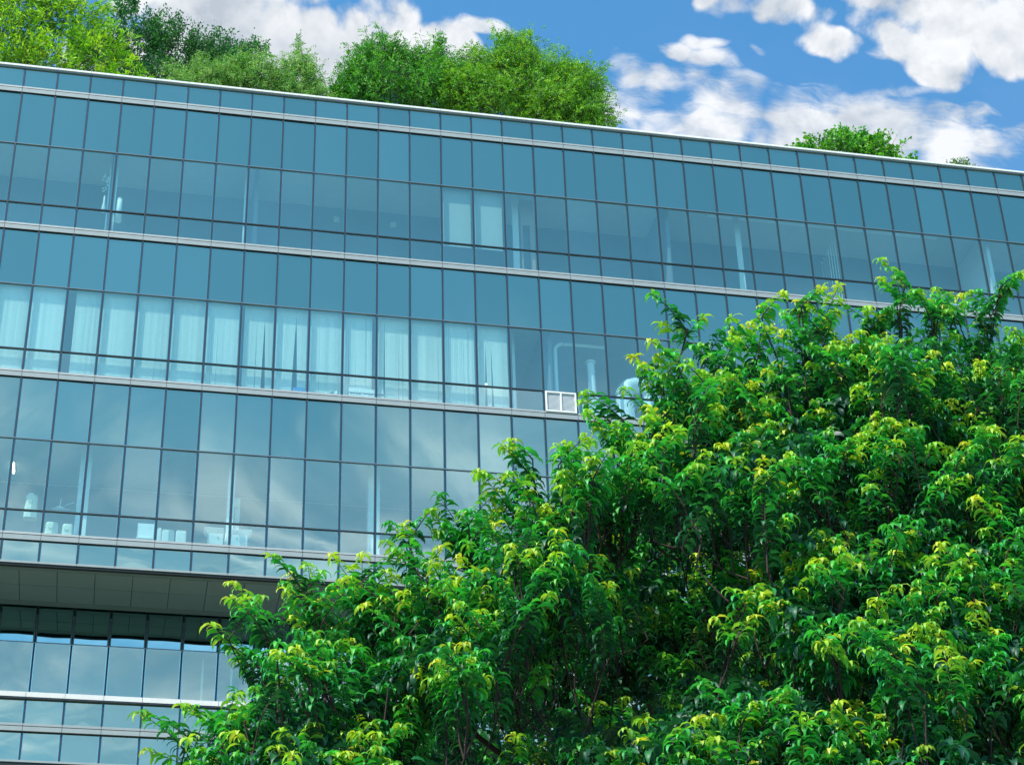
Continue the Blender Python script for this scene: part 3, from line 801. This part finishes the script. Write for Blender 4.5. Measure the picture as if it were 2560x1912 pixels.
YOUNG = np.array([[.46, .58, .035], [.36, .56, .040], [.50, .52, .06], [.26, .50, .035]])
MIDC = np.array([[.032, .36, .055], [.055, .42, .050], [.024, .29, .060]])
OLD_SHADE = np.array([[.009, .070, .032], [.012, .10, .034], [.007, .050, .028]])  # old-leaf green, also darkened to deepen the shaded hollows of the crown


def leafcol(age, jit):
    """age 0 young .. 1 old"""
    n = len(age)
    a = YOUNG[nr.integers(0, 4, n)]; b = MIDC[nr.integers(0, 3, n)]; c = OLD_SHADE[nr.integers(0, 3, n)]
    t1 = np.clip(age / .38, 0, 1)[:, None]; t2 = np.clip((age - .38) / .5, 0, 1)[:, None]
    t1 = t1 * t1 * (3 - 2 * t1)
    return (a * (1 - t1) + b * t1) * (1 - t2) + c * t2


class Tubes:
    def __init__(s): s.v = []; s.f = []; s.n = 0
    def add(s, P, r0, r1, n=5):
        P = np.asarray(P, float); m = len(P)
        T = norm(np.gradient(P, axis=0)); ref = np.where(np.abs(T[:, 2:3]) < .9, np.array([[0, 0, 1.0]]), np.array([[0, 1.0, 0]]))
        A = norm(np.cross(T, ref)); B = np.cross(T, A)
        r = np.linspace(r0, r1, m)[:, None, None]; an = np.linspace(0, 2 * np.pi, n, endpoint=False)
        ring = P[:, None] + r * (A[:, None] * np.cos(an)[None, :, None] + B[:, None] * np.sin(an)[None, :, None])
        s.v.append(ring.reshape(-1, 3))
        i = np.arange(m - 1)[:, None]; k = np.arange(n)[None]; k2 = (k + 1) % n
        s.f.append(np.stack([i * n + k, i * n + k2, (i + 1) * n + k2, (i + 1) * n + k], -1).reshape(-1, 4) + s.n); s.n += m * n
    def build(s, name, m, parent):
        V = np.concatenate(s.v); F = np.concatenate(s.f)
        return npmesh(name, V, F, np.zeros((0, 3), int), np.full((len(V), 3), .1), [m], parent)


# ---- the big tree in front
fore = empty('broadleaf_tree', (5.2, 13.4, GZ), 'large foreground tree with long drooping glossy green leaves and yellow-green shoot tips', 'tree')
OUT = np.array([(-.30, 4.0), (0.097, 4.748), (0.239, 4.90), (0.417, 5.22), (0.587, 5.80), (0.812, 6.02), (1.044, 6.20), (1.422, 6.42), (1.624, 6.36), (2.135, 6.82), (2.531, 7.15), (2.735, 7.38),
                (3.065, 7.50), (3.341, 7.70), (3.743, 8.28), (3.996, 8.60), (4.15, 8.45), (4.689, 8.72), (5.198, 8.88), (5.55, 9.06), (5.797, 8.95), (6.098, 9.22), (6.361, 8.98), (7.079, 9.22), (7.5, 9.0), (8.3, 9.3), (9.2, 8.7), (10.2, 7.4)]) / 12.5
OUT[:, 1] -= .010
px2 = lambda x, y: ((x - 1280) / 4909.8, (956 - y) / 4909.8)


def pxdir(x, y):
    u, v = px2(x, y); q = np.array(FWD) + np.array(RIGHT) * u + np.array(UP) * v
    return q[0] / q[1], q[2] / q[1]


VOID = [(*pxdir(1720, 1360), .075, .038, .0), (*pxdir(1510, 1690), .070, .040, .2), (*pxdir(1130, 1850), .045, .020, 0), (*pxdir(2150, 1690), .045, .018, 0), (*pxdir(1680, 1560), .07, .030, 0), (*pxdir(1980, 1270), .07, .018, 0), (*pxdir(1250, 1760), .05, .022, 0), (*pxdir(1800, 1640), .05, .022, 0),
        (*pxdir(2000, 1260), .05, .012, 0), (*pxdir(2330, 1250), .04, .012, 0), (*pxdir(2480, 1830), .03, .02, 0), (*pxdir(1330, 1900), .04, .015, 0)]


def voidness(a, e):
    m = np.zeros_like(a)
    for ca, ce, ra, re, _ in VOID:
        m = np.maximum(m, 1 - np.sqrt(((a - ca) / ra) ** 2 + ((e - ce) / re) ** 2))
    return np.clip(m * 2.2, 0, 1)


LP = nr.uniform(0, 6.28, 8)


def lump(a, e):
    return (np.sin(a * 31 + LP[0] + 3 * np.sin(e * 22 + LP[1])) * np.sin(e * 47 + LP[2] + 2 * np.sin(a * 19 + LP[3]))
            + .5 * np.sin(a * 73 + LP[4]) * np.sin(e * 95 + LP[5]))


def crown_pt(a, e):
    """the canopy face: a = x/y, e = z/y seen from the street; its depth falls back towards the top and the left"""
    top = np.interp(a, OUT[:, 0], OUT[:, 1]); s_ = np.clip((top - e) / .34, 0, 1.2)
    y = 12.7 - 2.5 * s_ ** .75 + .46 * lump(a, e) + 2.4 * voidness(a, e)
    return y


shoots = []                                  # tip, direction, length, kind
HERO = [(380, 1845, -1.1), (330, 1900, -1.0), (455, 1737, -.9), (530, 1535, -.5), (615, 1475, -.45), (700, 1425, -.3), (770, 1415, -.2), (835, 1362, -.45), (905, 1388, -.2), (1010, 1310, -.2), (1080, 1252, -.5), (1130, 1265, -.3),
        (1210, 1160, -.55), (1275, 1102, -.35), (1385, 1095, -.3), (1492, 1035, -.35), (1540, 1060, -.1), (1580, 870, -.45), (1640, 868, -.4), (1655, 785, -.7), (1590, 1000, -.3), (1760, 935, .0), (1835, 835, .05), (1910, 775, .05), (1960, 830, .1), (2000, 755, .05), (2095, 718, .35),
        (2060, 800, .1), (2170, 770, .1), (2245, 690, .05), (2150, 830, -.1), (2330, 770, .15), (2400, 740, .3), (2510, 725, .45), (2450, 800, .1), (2540, 830, .1), (2200, 790, .1), (1400, 1120, -.1), (1320, 1230, -.1), (1480, 1150, .0),
        (2090, 915, .0), (2200, 940, .05), (1885, 960, -.1), (2350, 810, .1), (2450, 905, .0), (740, 1620, -.2), (800, 1500, -.1), (960, 1495, -.1), (1105, 1492, .05), (1200, 1530, .1), (1050, 1765, .05), (905, 1815, -.4),
        (1330, 1385, .1), (1390, 1385, .2), (1240, 1310, .0), (1545, 1275, -.1), (1600, 1110, -.2), (1910, 1180, .1), (2240, 1105, .1), (2420, 1110, .2), (1910, 1310, -.3), (2100, 1370, -.2), (2240, 1380, .0), (2380, 1282, .15), (2490, 1280, .2),
        (1890, 1430, -.3), (1980, 1420, -.3), (2190, 1500, .0), (2440, 1510, .2), (2250, 1620, .0), (2085, 1700, .05), (2345, 1755, -.05), (1715, 1760, -.5), (1880, 1790, -.2), (2000, 1790, -.1), (2430, 1825, .3), (1560, 1745, .1), (850, 1870, -.3), (700, 1870, -.3), (1290, 1840, .1), (470, 1820, -.6)]
for hx, hy, lean in HERO:
    if lean < -.25 and hx < 1700: hx, hy = hx + 30, hy + 16
    a, e = pxdir(hx, hy); y = float(crown_pt(np.array([a]), np.array([min(e, np.interp(a, OUT[:, 0], OUT[:, 1]))]))[0]) - .15
    shoots.append((np.array([a * y, y, e * y]), lean, nr.uniform(.72, 1.05), 'hero'))
npts = []
tries = 0
while len(npts) < 1950 and tries < 130000:     # evenly scattered over the canopy face
    tries += 1
    a, e = nr.uniform(-.02, .80), nr.uniform(.30, .75)
    top = np.interp(a, OUT[:, 0], OUT[:, 1])
    if e > min(top, np.interp(a - .018, OUT[:, 0], OUT[:, 1])) - .015 or a < .012: continue
    vd = voidness(np.array([a]), np.array([e]))[0]
    if nr.random() < vd * .93: continue
    if any((a - p_[0]) ** 2 + (e - p_[1]) ** 2 < .0082 ** 2 for p_ in npts): continue
    npts.append((a, e))
for a, e in npts:
    y = float(crown_pt(np.array([a]), np.array([e]))[0]) + nr.uniform(-.1, .35)
    top = np.interp(a, OUT[:, 0], OUT[:, 1])
    lean = -.35 + .9 * (a / .57) * .6 + nr.normal(0, .35)
    shoots.append((np.array([a * y, y, e * y]), lean, nr.uniform(.34, .68), 'hero' if nr.random() < .16 else ('fill' if nr.random() < .62 else 'dull')))
# the far side of the crown, so it is a whole tree from anywhere
for i in range(420):
    a, t_ = nr.uniform(.02, .78), nr.uniform(0, 1)
    top = np.interp(a, OUT[:, 0], OUT[:, 1]); y = 12.9 + 3.2 * t_; z = top * 12.5 * (1 - .42 * t_ ** 1.5) - nr.uniform(.15, .6)
    shoots.append((np.array([a * 12.9 + nr.normal(0, .2), y, z]), nr.normal(0, .4), nr.uniform(.35, .6), 'dull'))

tw = Tubes(); LB = {k: [] for k in 'base out th0 curl L W age roll'.split()}
attach = []


def make_shoot(tip, lean, ln, kind, depth=0):
    d_ = norm(np.array([lean + nr.normal(0, .12), nr.normal(-.18, .22), 1.0]))
    root = tip - d_ * ln
    bend = np.array([lean * .22 + nr.normal(0, .05), nr.normal(-.05, .05), 0]) * ln
    u = np.linspace(0, 1, 7)[:, None]
    P = root + (tip - root) * u + bend * (u ** 2 - u)
    if kind == 'hero' and lean < -.3:        # outer shoots nod over
        P = P + np.array([-.10, 0, -.04]) * (u ** 3) * ln
    tw.add(P, .0075 if kind == 'hero' else .005, .0016, 5)
    attach.append(root)
    pitch = .0145 if kind != 'dull' else .020
    n = max(6, int(ln * .94 / pitch)); t = np.linspace(.05, 1.0, n)
    bp = np.stack([np.interp(t, u[:, 0], P[:, j]) for j in range(3)], 1)
    plane = nr.uniform(-.55, .55)              # two rows of leaves left and right of the twig
    az = np.where(np.arange(n) % 2 == 0, plane, plane + np.pi) + nr.normal(0, .28, n)
    front = nr.random(n) < .12; az = np.where(front, nr.uniform(0, 2 * np.pi, n), az)
    out = np.stack([np.cos(az), np.sin(az), np.zeros(n)], 1)
    if kind == 'hero': age = (1 - t) * ln * nr.uniform(1.35, 2.2) * (1.0 if depth == 0 else 1.5) + nr.normal(0, .05, n) + nr.uniform(-.05, .14) + .12 * depth
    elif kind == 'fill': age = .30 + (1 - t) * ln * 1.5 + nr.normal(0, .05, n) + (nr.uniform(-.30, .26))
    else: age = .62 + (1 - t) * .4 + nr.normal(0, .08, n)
    tipf = np.clip((1 - t) * ln / .07, .50, 1)
    sc_ = nr.uniform(.88, 1.12)
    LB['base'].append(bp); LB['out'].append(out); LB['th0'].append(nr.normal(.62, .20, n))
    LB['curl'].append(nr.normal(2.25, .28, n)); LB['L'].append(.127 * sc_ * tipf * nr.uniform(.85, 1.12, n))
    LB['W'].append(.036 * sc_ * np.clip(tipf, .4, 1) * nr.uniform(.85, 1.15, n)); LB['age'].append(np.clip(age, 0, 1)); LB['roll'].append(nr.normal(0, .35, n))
    m5 = 6                                   # the bunch that hangs from the very tip
    az5 = nr.uniform(0, 6.28) + np.arange(m5) * 2.4; LB['base'].append(np.repeat(P[-1:], m5, 0)); LB['out'].append(np.stack([np.cos(az5), np.sin(az5), np.zeros(m5)], 1))
    LB['th0'].append(nr.normal(.55, .2, m5)); LB['curl'].append(nr.normal(2.3, .2, m5)); LB['L'].append(nr.uniform(.07, .125, m5)); LB['W'].append(nr.uniform(.022, .036, m5))
    LB['age'].append(np.clip(np.full(m5, age[-3:].mean()) + nr.normal(0, .04, m5), 0, 1)); LB['roll'].append(nr.normal(0, .3, m5))
    if depth == 0 and kind != 'dull':
        for j in range(nr.integers(3, 7) if kind == 'hero' else nr.integers(0, 3)):
            s_ = nr.uniform(.15, .82); q = root + (tip - root) * (s_ + .12)
            sd = nr.choice([-1, 1]); l2 = ln * nr.uniform(.25, .45)
            make_shoot(q + np.array([sd * l2 * .55, nr.normal(-.03, .06), l2 * .62]), sd * .8 + lean * .4, l2, 'hero' if kind == 'hero' and nr.random() < .7 else 'fill', 1)


for s_ in shoots: make_shoot(*s_)
# rosettes of old leaves hanging inside the crown, their green darkened for shade
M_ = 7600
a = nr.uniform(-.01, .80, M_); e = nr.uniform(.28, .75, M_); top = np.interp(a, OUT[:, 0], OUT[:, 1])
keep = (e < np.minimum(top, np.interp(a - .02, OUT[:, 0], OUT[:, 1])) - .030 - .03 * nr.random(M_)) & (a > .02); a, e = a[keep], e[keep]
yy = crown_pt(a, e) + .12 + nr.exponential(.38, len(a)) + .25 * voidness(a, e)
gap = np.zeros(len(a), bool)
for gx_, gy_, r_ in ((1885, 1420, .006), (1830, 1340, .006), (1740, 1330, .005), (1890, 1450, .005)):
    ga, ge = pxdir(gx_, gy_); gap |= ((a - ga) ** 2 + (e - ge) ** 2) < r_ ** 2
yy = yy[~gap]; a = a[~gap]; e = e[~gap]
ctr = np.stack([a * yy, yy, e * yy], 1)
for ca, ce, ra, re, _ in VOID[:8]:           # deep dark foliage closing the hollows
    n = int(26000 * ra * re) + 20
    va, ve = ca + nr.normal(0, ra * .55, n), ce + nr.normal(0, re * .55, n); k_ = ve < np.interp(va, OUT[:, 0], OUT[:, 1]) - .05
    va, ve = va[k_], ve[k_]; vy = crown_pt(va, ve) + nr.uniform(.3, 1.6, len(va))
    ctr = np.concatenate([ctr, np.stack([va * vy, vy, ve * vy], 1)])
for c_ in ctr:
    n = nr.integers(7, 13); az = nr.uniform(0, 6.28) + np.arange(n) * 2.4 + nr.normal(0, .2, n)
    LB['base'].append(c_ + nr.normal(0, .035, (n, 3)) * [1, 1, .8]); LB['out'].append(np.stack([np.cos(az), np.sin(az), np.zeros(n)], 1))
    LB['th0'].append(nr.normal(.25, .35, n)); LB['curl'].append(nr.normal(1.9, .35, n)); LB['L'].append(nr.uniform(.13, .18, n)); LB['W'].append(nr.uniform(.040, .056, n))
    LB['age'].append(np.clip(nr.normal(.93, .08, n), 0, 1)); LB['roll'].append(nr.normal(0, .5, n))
A_ = {k: np.concatenate(v) for k, v in LB.items()}
jit = nr.uniform(.82, 1.18, len(A_['age']))[:, None]
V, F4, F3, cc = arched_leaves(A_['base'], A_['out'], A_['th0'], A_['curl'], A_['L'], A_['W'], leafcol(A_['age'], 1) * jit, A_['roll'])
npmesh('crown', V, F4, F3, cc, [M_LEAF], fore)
print('fore leaves', len(A_['age']))
# twigs gather on limbs, limbs on the trunk
att = np.array(attach)
tb = Tubes(); tb.add([(5.2, 13.4, GZ), (5.25, 13.35, 0.2), (5.15, 13.3, 1.6), (5.1, 13.2, 2.9)], .24, .15, 14); tb.build('trunk', M_BARK, fore)
hub = np.array([5.1, 13.2, 2.9])
limbs = [hub]
for i in range(13):                          # main limbs spread through the middle of the crown
    aa = .05 + .62 * (i + .5) / 13; tt = np.interp(aa, OUT[:, 0], OUT[:, 1]); y_ = 12.6 + nr.uniform(-.5, 1.2)
    c_ = np.array([aa * y_, y_, tt * 12.2 * nr.uniform(.66, .86)]); s0 = hub + nr.normal(0, .04, 3)
    mid = s0 * .5 + c_ * .5 + np.array([0, .2, -.35]) + nr.normal(0, .15, 3); u = np.linspace(0, 1, 12)[:, None]
    P = s0 * (1 - u) ** 2 + mid * 2 * u * (1 - u) + c_ * u ** 2
    limb = Tubes(); P = P + np.cumsum(nr.normal(0, .035, P.shape), 0) * np.minimum(1, np.arange(len(P)) / 4)[:, None]; limb.add(P, .055, .016, 8); limb.build('limb', M_BARK, fore)
    limbs += list(P[3:])
nodes = np.array(limbs); order = np.argsort(((att - hub) ** 2).sum(1))
for i in order:                              # every twig grows from the nearest wood already there
    q = att[i]; j = np.argmin(((nodes - (q - [0, 0, .25])) ** 2).sum(1)); p0 = nodes[j]; L_ = np.linalg.norm(q - p0)
    if L_ > .02:
        m_ = (q + p0) / 2 + np.array([0, .16, -.05]) * L_ + nr.normal(0, .05, 3) * L_; u2 = np.linspace(0, 1, 5)[:, None]
        P = p0 * (1 - u2) ** 2 + m_ * 2 * u2 * (1 - u2) + q * u2 ** 2
        tw.add(P, .0075, .005, 4); nodes = np.concatenate([nodes, P[1:]])
tw.build('twigs', M_BARK, fore)

# ---- trees on the roof
RZ = 40.30


def roof_tree(label, name, trunk, blobs, nleaf, L, Wd, cols, feather=False, sprig=0, fill=1.0, group=None, cat='tree', twn=40, droop=.3, node=False):
    """blobs: (x, y, z, rx, ry, rz). leaves sit on twigs that fan out of the blobs, so the edge is ragged"""
    e = empty(name, (trunk[0], trunk[1], RZ), label, cat, group)
    B = np.array(blobs, float); vol = B[:, 3] * B[:, 4] * B[:, 5]; nt = np.maximum(6, (twn * len(B) * vol / vol.sum())).astype(int)
    tb = Tubes(); base = []; out = []; age = []
    top = np.array([trunk[0], trunk[1], RZ + trunk[2]])
    tb.add([(trunk[0], trunk[1], RZ - .12), ((trunk[0] + .05), trunk[1], RZ + trunk[2] * .5), tuple(top)], .12, .08, 9)
    wt = (vol ** (2 / 3)); wt = wt / wt.sum()
    for b, n, w_ in zip(B, nt, wt):
        c_ = b[:3]; rr = b[3:6]; u = np.linspace(0, 1, 7)[:, None]; mid = (top + c_) / 2 + np.array([0, 0, -.2])
        tb.add(top * (1 - u) ** 2 + mid * 2 * u * (1 - u) + c_ * u ** 2, .05, .02, 6)
        n = int(n * 1.6)
        for j in range(7 if rr[2] > .7 else 3):            # loose sprays that stand out of the outline
            az = nr.uniform(0, 6.28); d_ = norm(np.array([math.cos(az) * 1.1, math.sin(az) * .6, nr.uniform(.35, 1.5)]))
            p0 = c_ + d_ * rr * .75; p1 = c_ + d_ * rr * nr.uniform(1.10, 1.5) + nr.normal(0, .08, 3)
            tb.add(p0 + (p1 - p0) * u, .012, .003, 4); kk = 34 if feather else 70; t = nr.random(kk)[:, None]
            base.append(p0 + (p1 - p0) * t + nr.normal(0, 1, (kk, 3)) * (.16 - .08 * t)); out.append(norm(nr.normal(0, 1, (kk, 3)) + d_)); age.append(nr.random(kk) * .5 + nr.random() * .4)
        k = max(4, int(nleaf * fill * w_ / n))
        for j in range(n):
            d_ = norm(nr.normal(0, 1, 3)); d_[2] = d_[2] * .85 + .15; d_ = norm(d_)
            rad = nr.uniform(.30, .92)
            if d_[2] > .25 and rad > .55 and nr.random() < .42: continue
            rad *= 1 + .26 * math.sin(3 * math.atan2(d_[2], d_[0]) + c_[0] * 5) + .12 * math.sin(7 * math.atan2(d_[2], d_[0]) + c_[2] * 9)
            p_ = c_ + d_ * rr * rad; dr = norm(d_ * [1, 1, .6] + [0, 0, .75] + nr.normal(0, .35, 3)); sl2 = nr.uniform(.35, .80) * min(1, rr[2])
            tb.add(p_ + dr * sl2 * u, .010, .003, 4)
            kk = max(4, int(k * nr.uniform(.6, 1.4))); t = nr.random((kk, 1)) ** .8
            if node: t = np.round(t * 5) / 5
            base.append(p_ + dr * sl2 * t + nr.normal(0, 1, (kk, 3)) * (.018 if node else .075))
            o_ = norm(nr.normal(0, 1, (kk, 3)) * .8 + dr * .8 + d_ * .3); out.append(o_)
            age.append(np.clip(np.full(kk, nr.random()) * .7 + nr.random(kk) * .3, 0, 1))
    base = np.concatenate(base); out = np.concatenate(out); age = np.concatenate(age)
    keep = base[:, 2] > RZ + .1; base, out, age = base[keep], out[keep], age[keep]
    if feather:                              # each sprig carries a row of fine leaflets
        n = len(base); m = 7; s_ = np.linspace(0, 1, m)
        sl_ = nr.uniform(.14, .26, n)
        P = base[:, None] + out[:, None] * (sl_[:, None] * s_[None])[:, :, None]; P[:, :, 2] -= droop * (s_[None] ** 2) * sl_[:, None]
        sd = norm(np.cross(out, nr.normal(0, 1, (n, 3))))
        sgn = np.where(np.arange(m) % 2 == 0, 1, -1)[None, :, None]
        oo = norm(sd[:, None] * sgn + out[:, None] * .5)
        base = P.reshape(-1, 3); out = oo.reshape(-1, 3); age = np.repeat(age, m)
    n = len(base)
    side = norm(np.cross(out, nr.normal(0, 1, (n, 3)))); up_ = np.cross(side, out)
    ll = (L * nr.uniform(.7, 1.25, n))[:, None]; ww = (Wd * nr.uniform(.75, 1.2, n))[:, None]
    dz = np.array([0, 0, -1.0]) * ll * .15
    Vq = np.stack([base, base + out * ll * .45 - side * ww * .5 + up_ * ww * .12, base + out * ll + dz, base + out * ll * .45 + side * ww * .5 + up_ * ww * .12], 1)
    F3_ = (np.array([[0, 1, 2], [0, 2, 3]])[None] + (np.arange(n) * 4)[:, None, None]).reshape(-1, 3)
    cols = np.array(cols); ci = np.clip(age * (len(cols) - 1), 0, len(cols) - 1.001); i0 = ci.astype(int); fr = (ci - i0)[:, None]
    col = cols[i0] * (1 - fr) + cols[i0 + 1] * fr; col = col * nr.uniform(.75, 1.25, n)[:, None]
    npmesh('crown', Vq.reshape(-1, 3), np.zeros((0, 4), int), F3_, np.repeat(col, 4, 0), [M_LEAFR], e)
    tb.build('trunk', M_BARKG, e)
    return e


BRT = [(.06, .24, .010), (.17, .42, .012), (.28, .52, .02), (.42, .58, .03)]
DRK = [(.012, .085, .025), (.03, .15, .035), (.05, .20, .04)]
OLV = [(.05, .20, .03), (.16, .36, .07), (.28, .46, .12)]
MID = [(.012, .10, .010), (.06, .28, .016), (.16, .42, .03)]
YLG = [(.028, .14, .008), (.13, .36, .014), (.28, .50, .02)]
roof_tree('bright yellow-green tree at the left end of the roof, cut by the frame', 'roof_tree', (-5.2, 52.0, 2.0),
          [(-5.6, 52.0, 44.6, 1.7, 1.4, 1.5), (-5.4, 52, 47.2, 1.6, 1.3, 1.4), (-3.6, 51.8, 45.9, 1.3, 1.1, 1.2), (-2.5, 51.6, 44.4, 1.1, 1.0, .8), (-4.2, 51.5, 43.4, 1.6, 1.0, .9), (-7.5, 52, 46, 1.8, 1.3, 2), (-4.0, 52.3, 48.2, 1.0, 1, .8),
           (-1.3, 51.2, 43.05, .9, .6, .38), (.1, 51.0, 42.6, .45, .4, .25)], 24000, .23, .060, BRT, twn=190, node=True)
roof_tree('dark green tree on the roof, standing behind the bright yellow-green one', 'roof_tree', (-.6, 54.4, 2.0),
          [(-1.2, 54.4, 47.5, .95, .9, 1.3), (-1.75, 54.4, 48.9, .35, .4, .75), (.3, 54.3, 47.2, 1.2, 1.0, 1.2), (-2.2, 54.4, 46.4, 1.0, 1, 1.2), (-.4, 54.0, 45.2, 1.6, 1.1, 1.2)], 20000, .12, .06, DRK, twn=110)
roof_tree('dark tree on the roof with loose sprays reaching right over the olive one', 'roof_tree', (1.9, 54.8, 2.0),
          [(1.9, 54.8, 47.6, .75, .9, .8), (2.9, 54.8, 48.2, .6, .5, .5), (1.7, 54.6, 46.4, 1.2, 1.0, 1.2), (.9, 54.8, 47.6, .4, .4, .5)], 10000, .12, .055, DRK, twn=80)
roof_tree('fine-leaved olive green tree low behind the roof edge, left of the gap', 'roof_tree', (3.2, 52.4, 1.4),
          [(1.4, 52.4, 44.0, 1.2, 1, .95), (3.0, 52.4, 44.2, 1.3, 1.0, 1.15), (4.4, 52.3, 44.8, .5, .7, 1.1), (4.6, 52.2, 43.6, .9, .7, .8), (2.3, 52.4, 44.9, .5, .6, .5)], 11000, .085, .034, OLV, feather=True, twn=130)
roof_tree('loose green tree on the roof, left of the dense round one', 'roof_tree', (8.0, 53.2, 2.0),
          [(7.6, 53.2, 46.7, .9, .9, 1.1), (6.7, 53.2, 46.0, .7, .8, .9), (9.3, 53.3, 46.7, .7, .8, 1.1), (7.8, 53.0, 45.0, 1.7, 1.1, 1.1), (9.2, 53, 45.4, 1.2, 1, 1.2), (10.2, 53.2, 46.2, .7, .7, 1.0), (6.4, 53.1, 44.8, .7, .7, .9), (5.8, 53.2, 44.3, .45, .4, .6)], 13500, .09, .042, MID, feather=True, twn=170)
roof_tree('dense rounded yellow-green tree on the roof, centre of the picture', 'roof_tree', (13.0, 52.6, 2.0),
          [(12.0, 52.6, 46.3, 1.6, 1.3, 1.5), (13.8, 52.6, 45.7, 1.5, 1.2, 1.5), (12.3, 52.8, 47.6, .6, .7, .7), (14.5, 52.6, 44.8, 1.1, 1.1, 1.4), (11.5, 52.2, 44.7, 1.6, 1.1, 1.2), (13.3, 52.0, 44.3, 1.5, 1.0, 1.1), (10.3, 52.4, 45.0, 1.0, .9, 1.0), (14.1, 52.7, 46.9, .5, .6, .5)], 21000, .088, .040, YLG, feather=True, twn=240)
roof_tree('small bright green tree showing its top above the roof, right of centre', 'roof_tree', (24.3, 52.0, 1.4),
          [(23.6, 52.0, 43.75, 1.35, 1.0, .62), (25.0, 52, 43.8, 1.2, .8, .75), (22.5, 52.0, 43.55, .7, .6, .40), (26.2, 52, 43.35, .7, .7, .38), (24.3, 52.0, 44.5, .45, .4, .30), (25.2, 52.0, 44.6, .35, .4, .30)], 7500, .17, .10, [(.015, .11, .01), (.07, .32, .018), (.20, .46, .02)], twn=110, node=True)
roof_tree('tiny round-headed shrub at the far right of the roof edge', 'shrub', (28.9, 51.8, 1.3),
          [(28.3, 51.8, 43.55, .33, .3, .38), (28.8, 51.8, 43.4, .35, .3, .3), (29.6, 51.8, 43.2, .3, .3, .3)], 1100, .12, .06, [(.05, .15, .02), (.12, .24, .04)], twn=30, cat='shrub')
print('scene built')
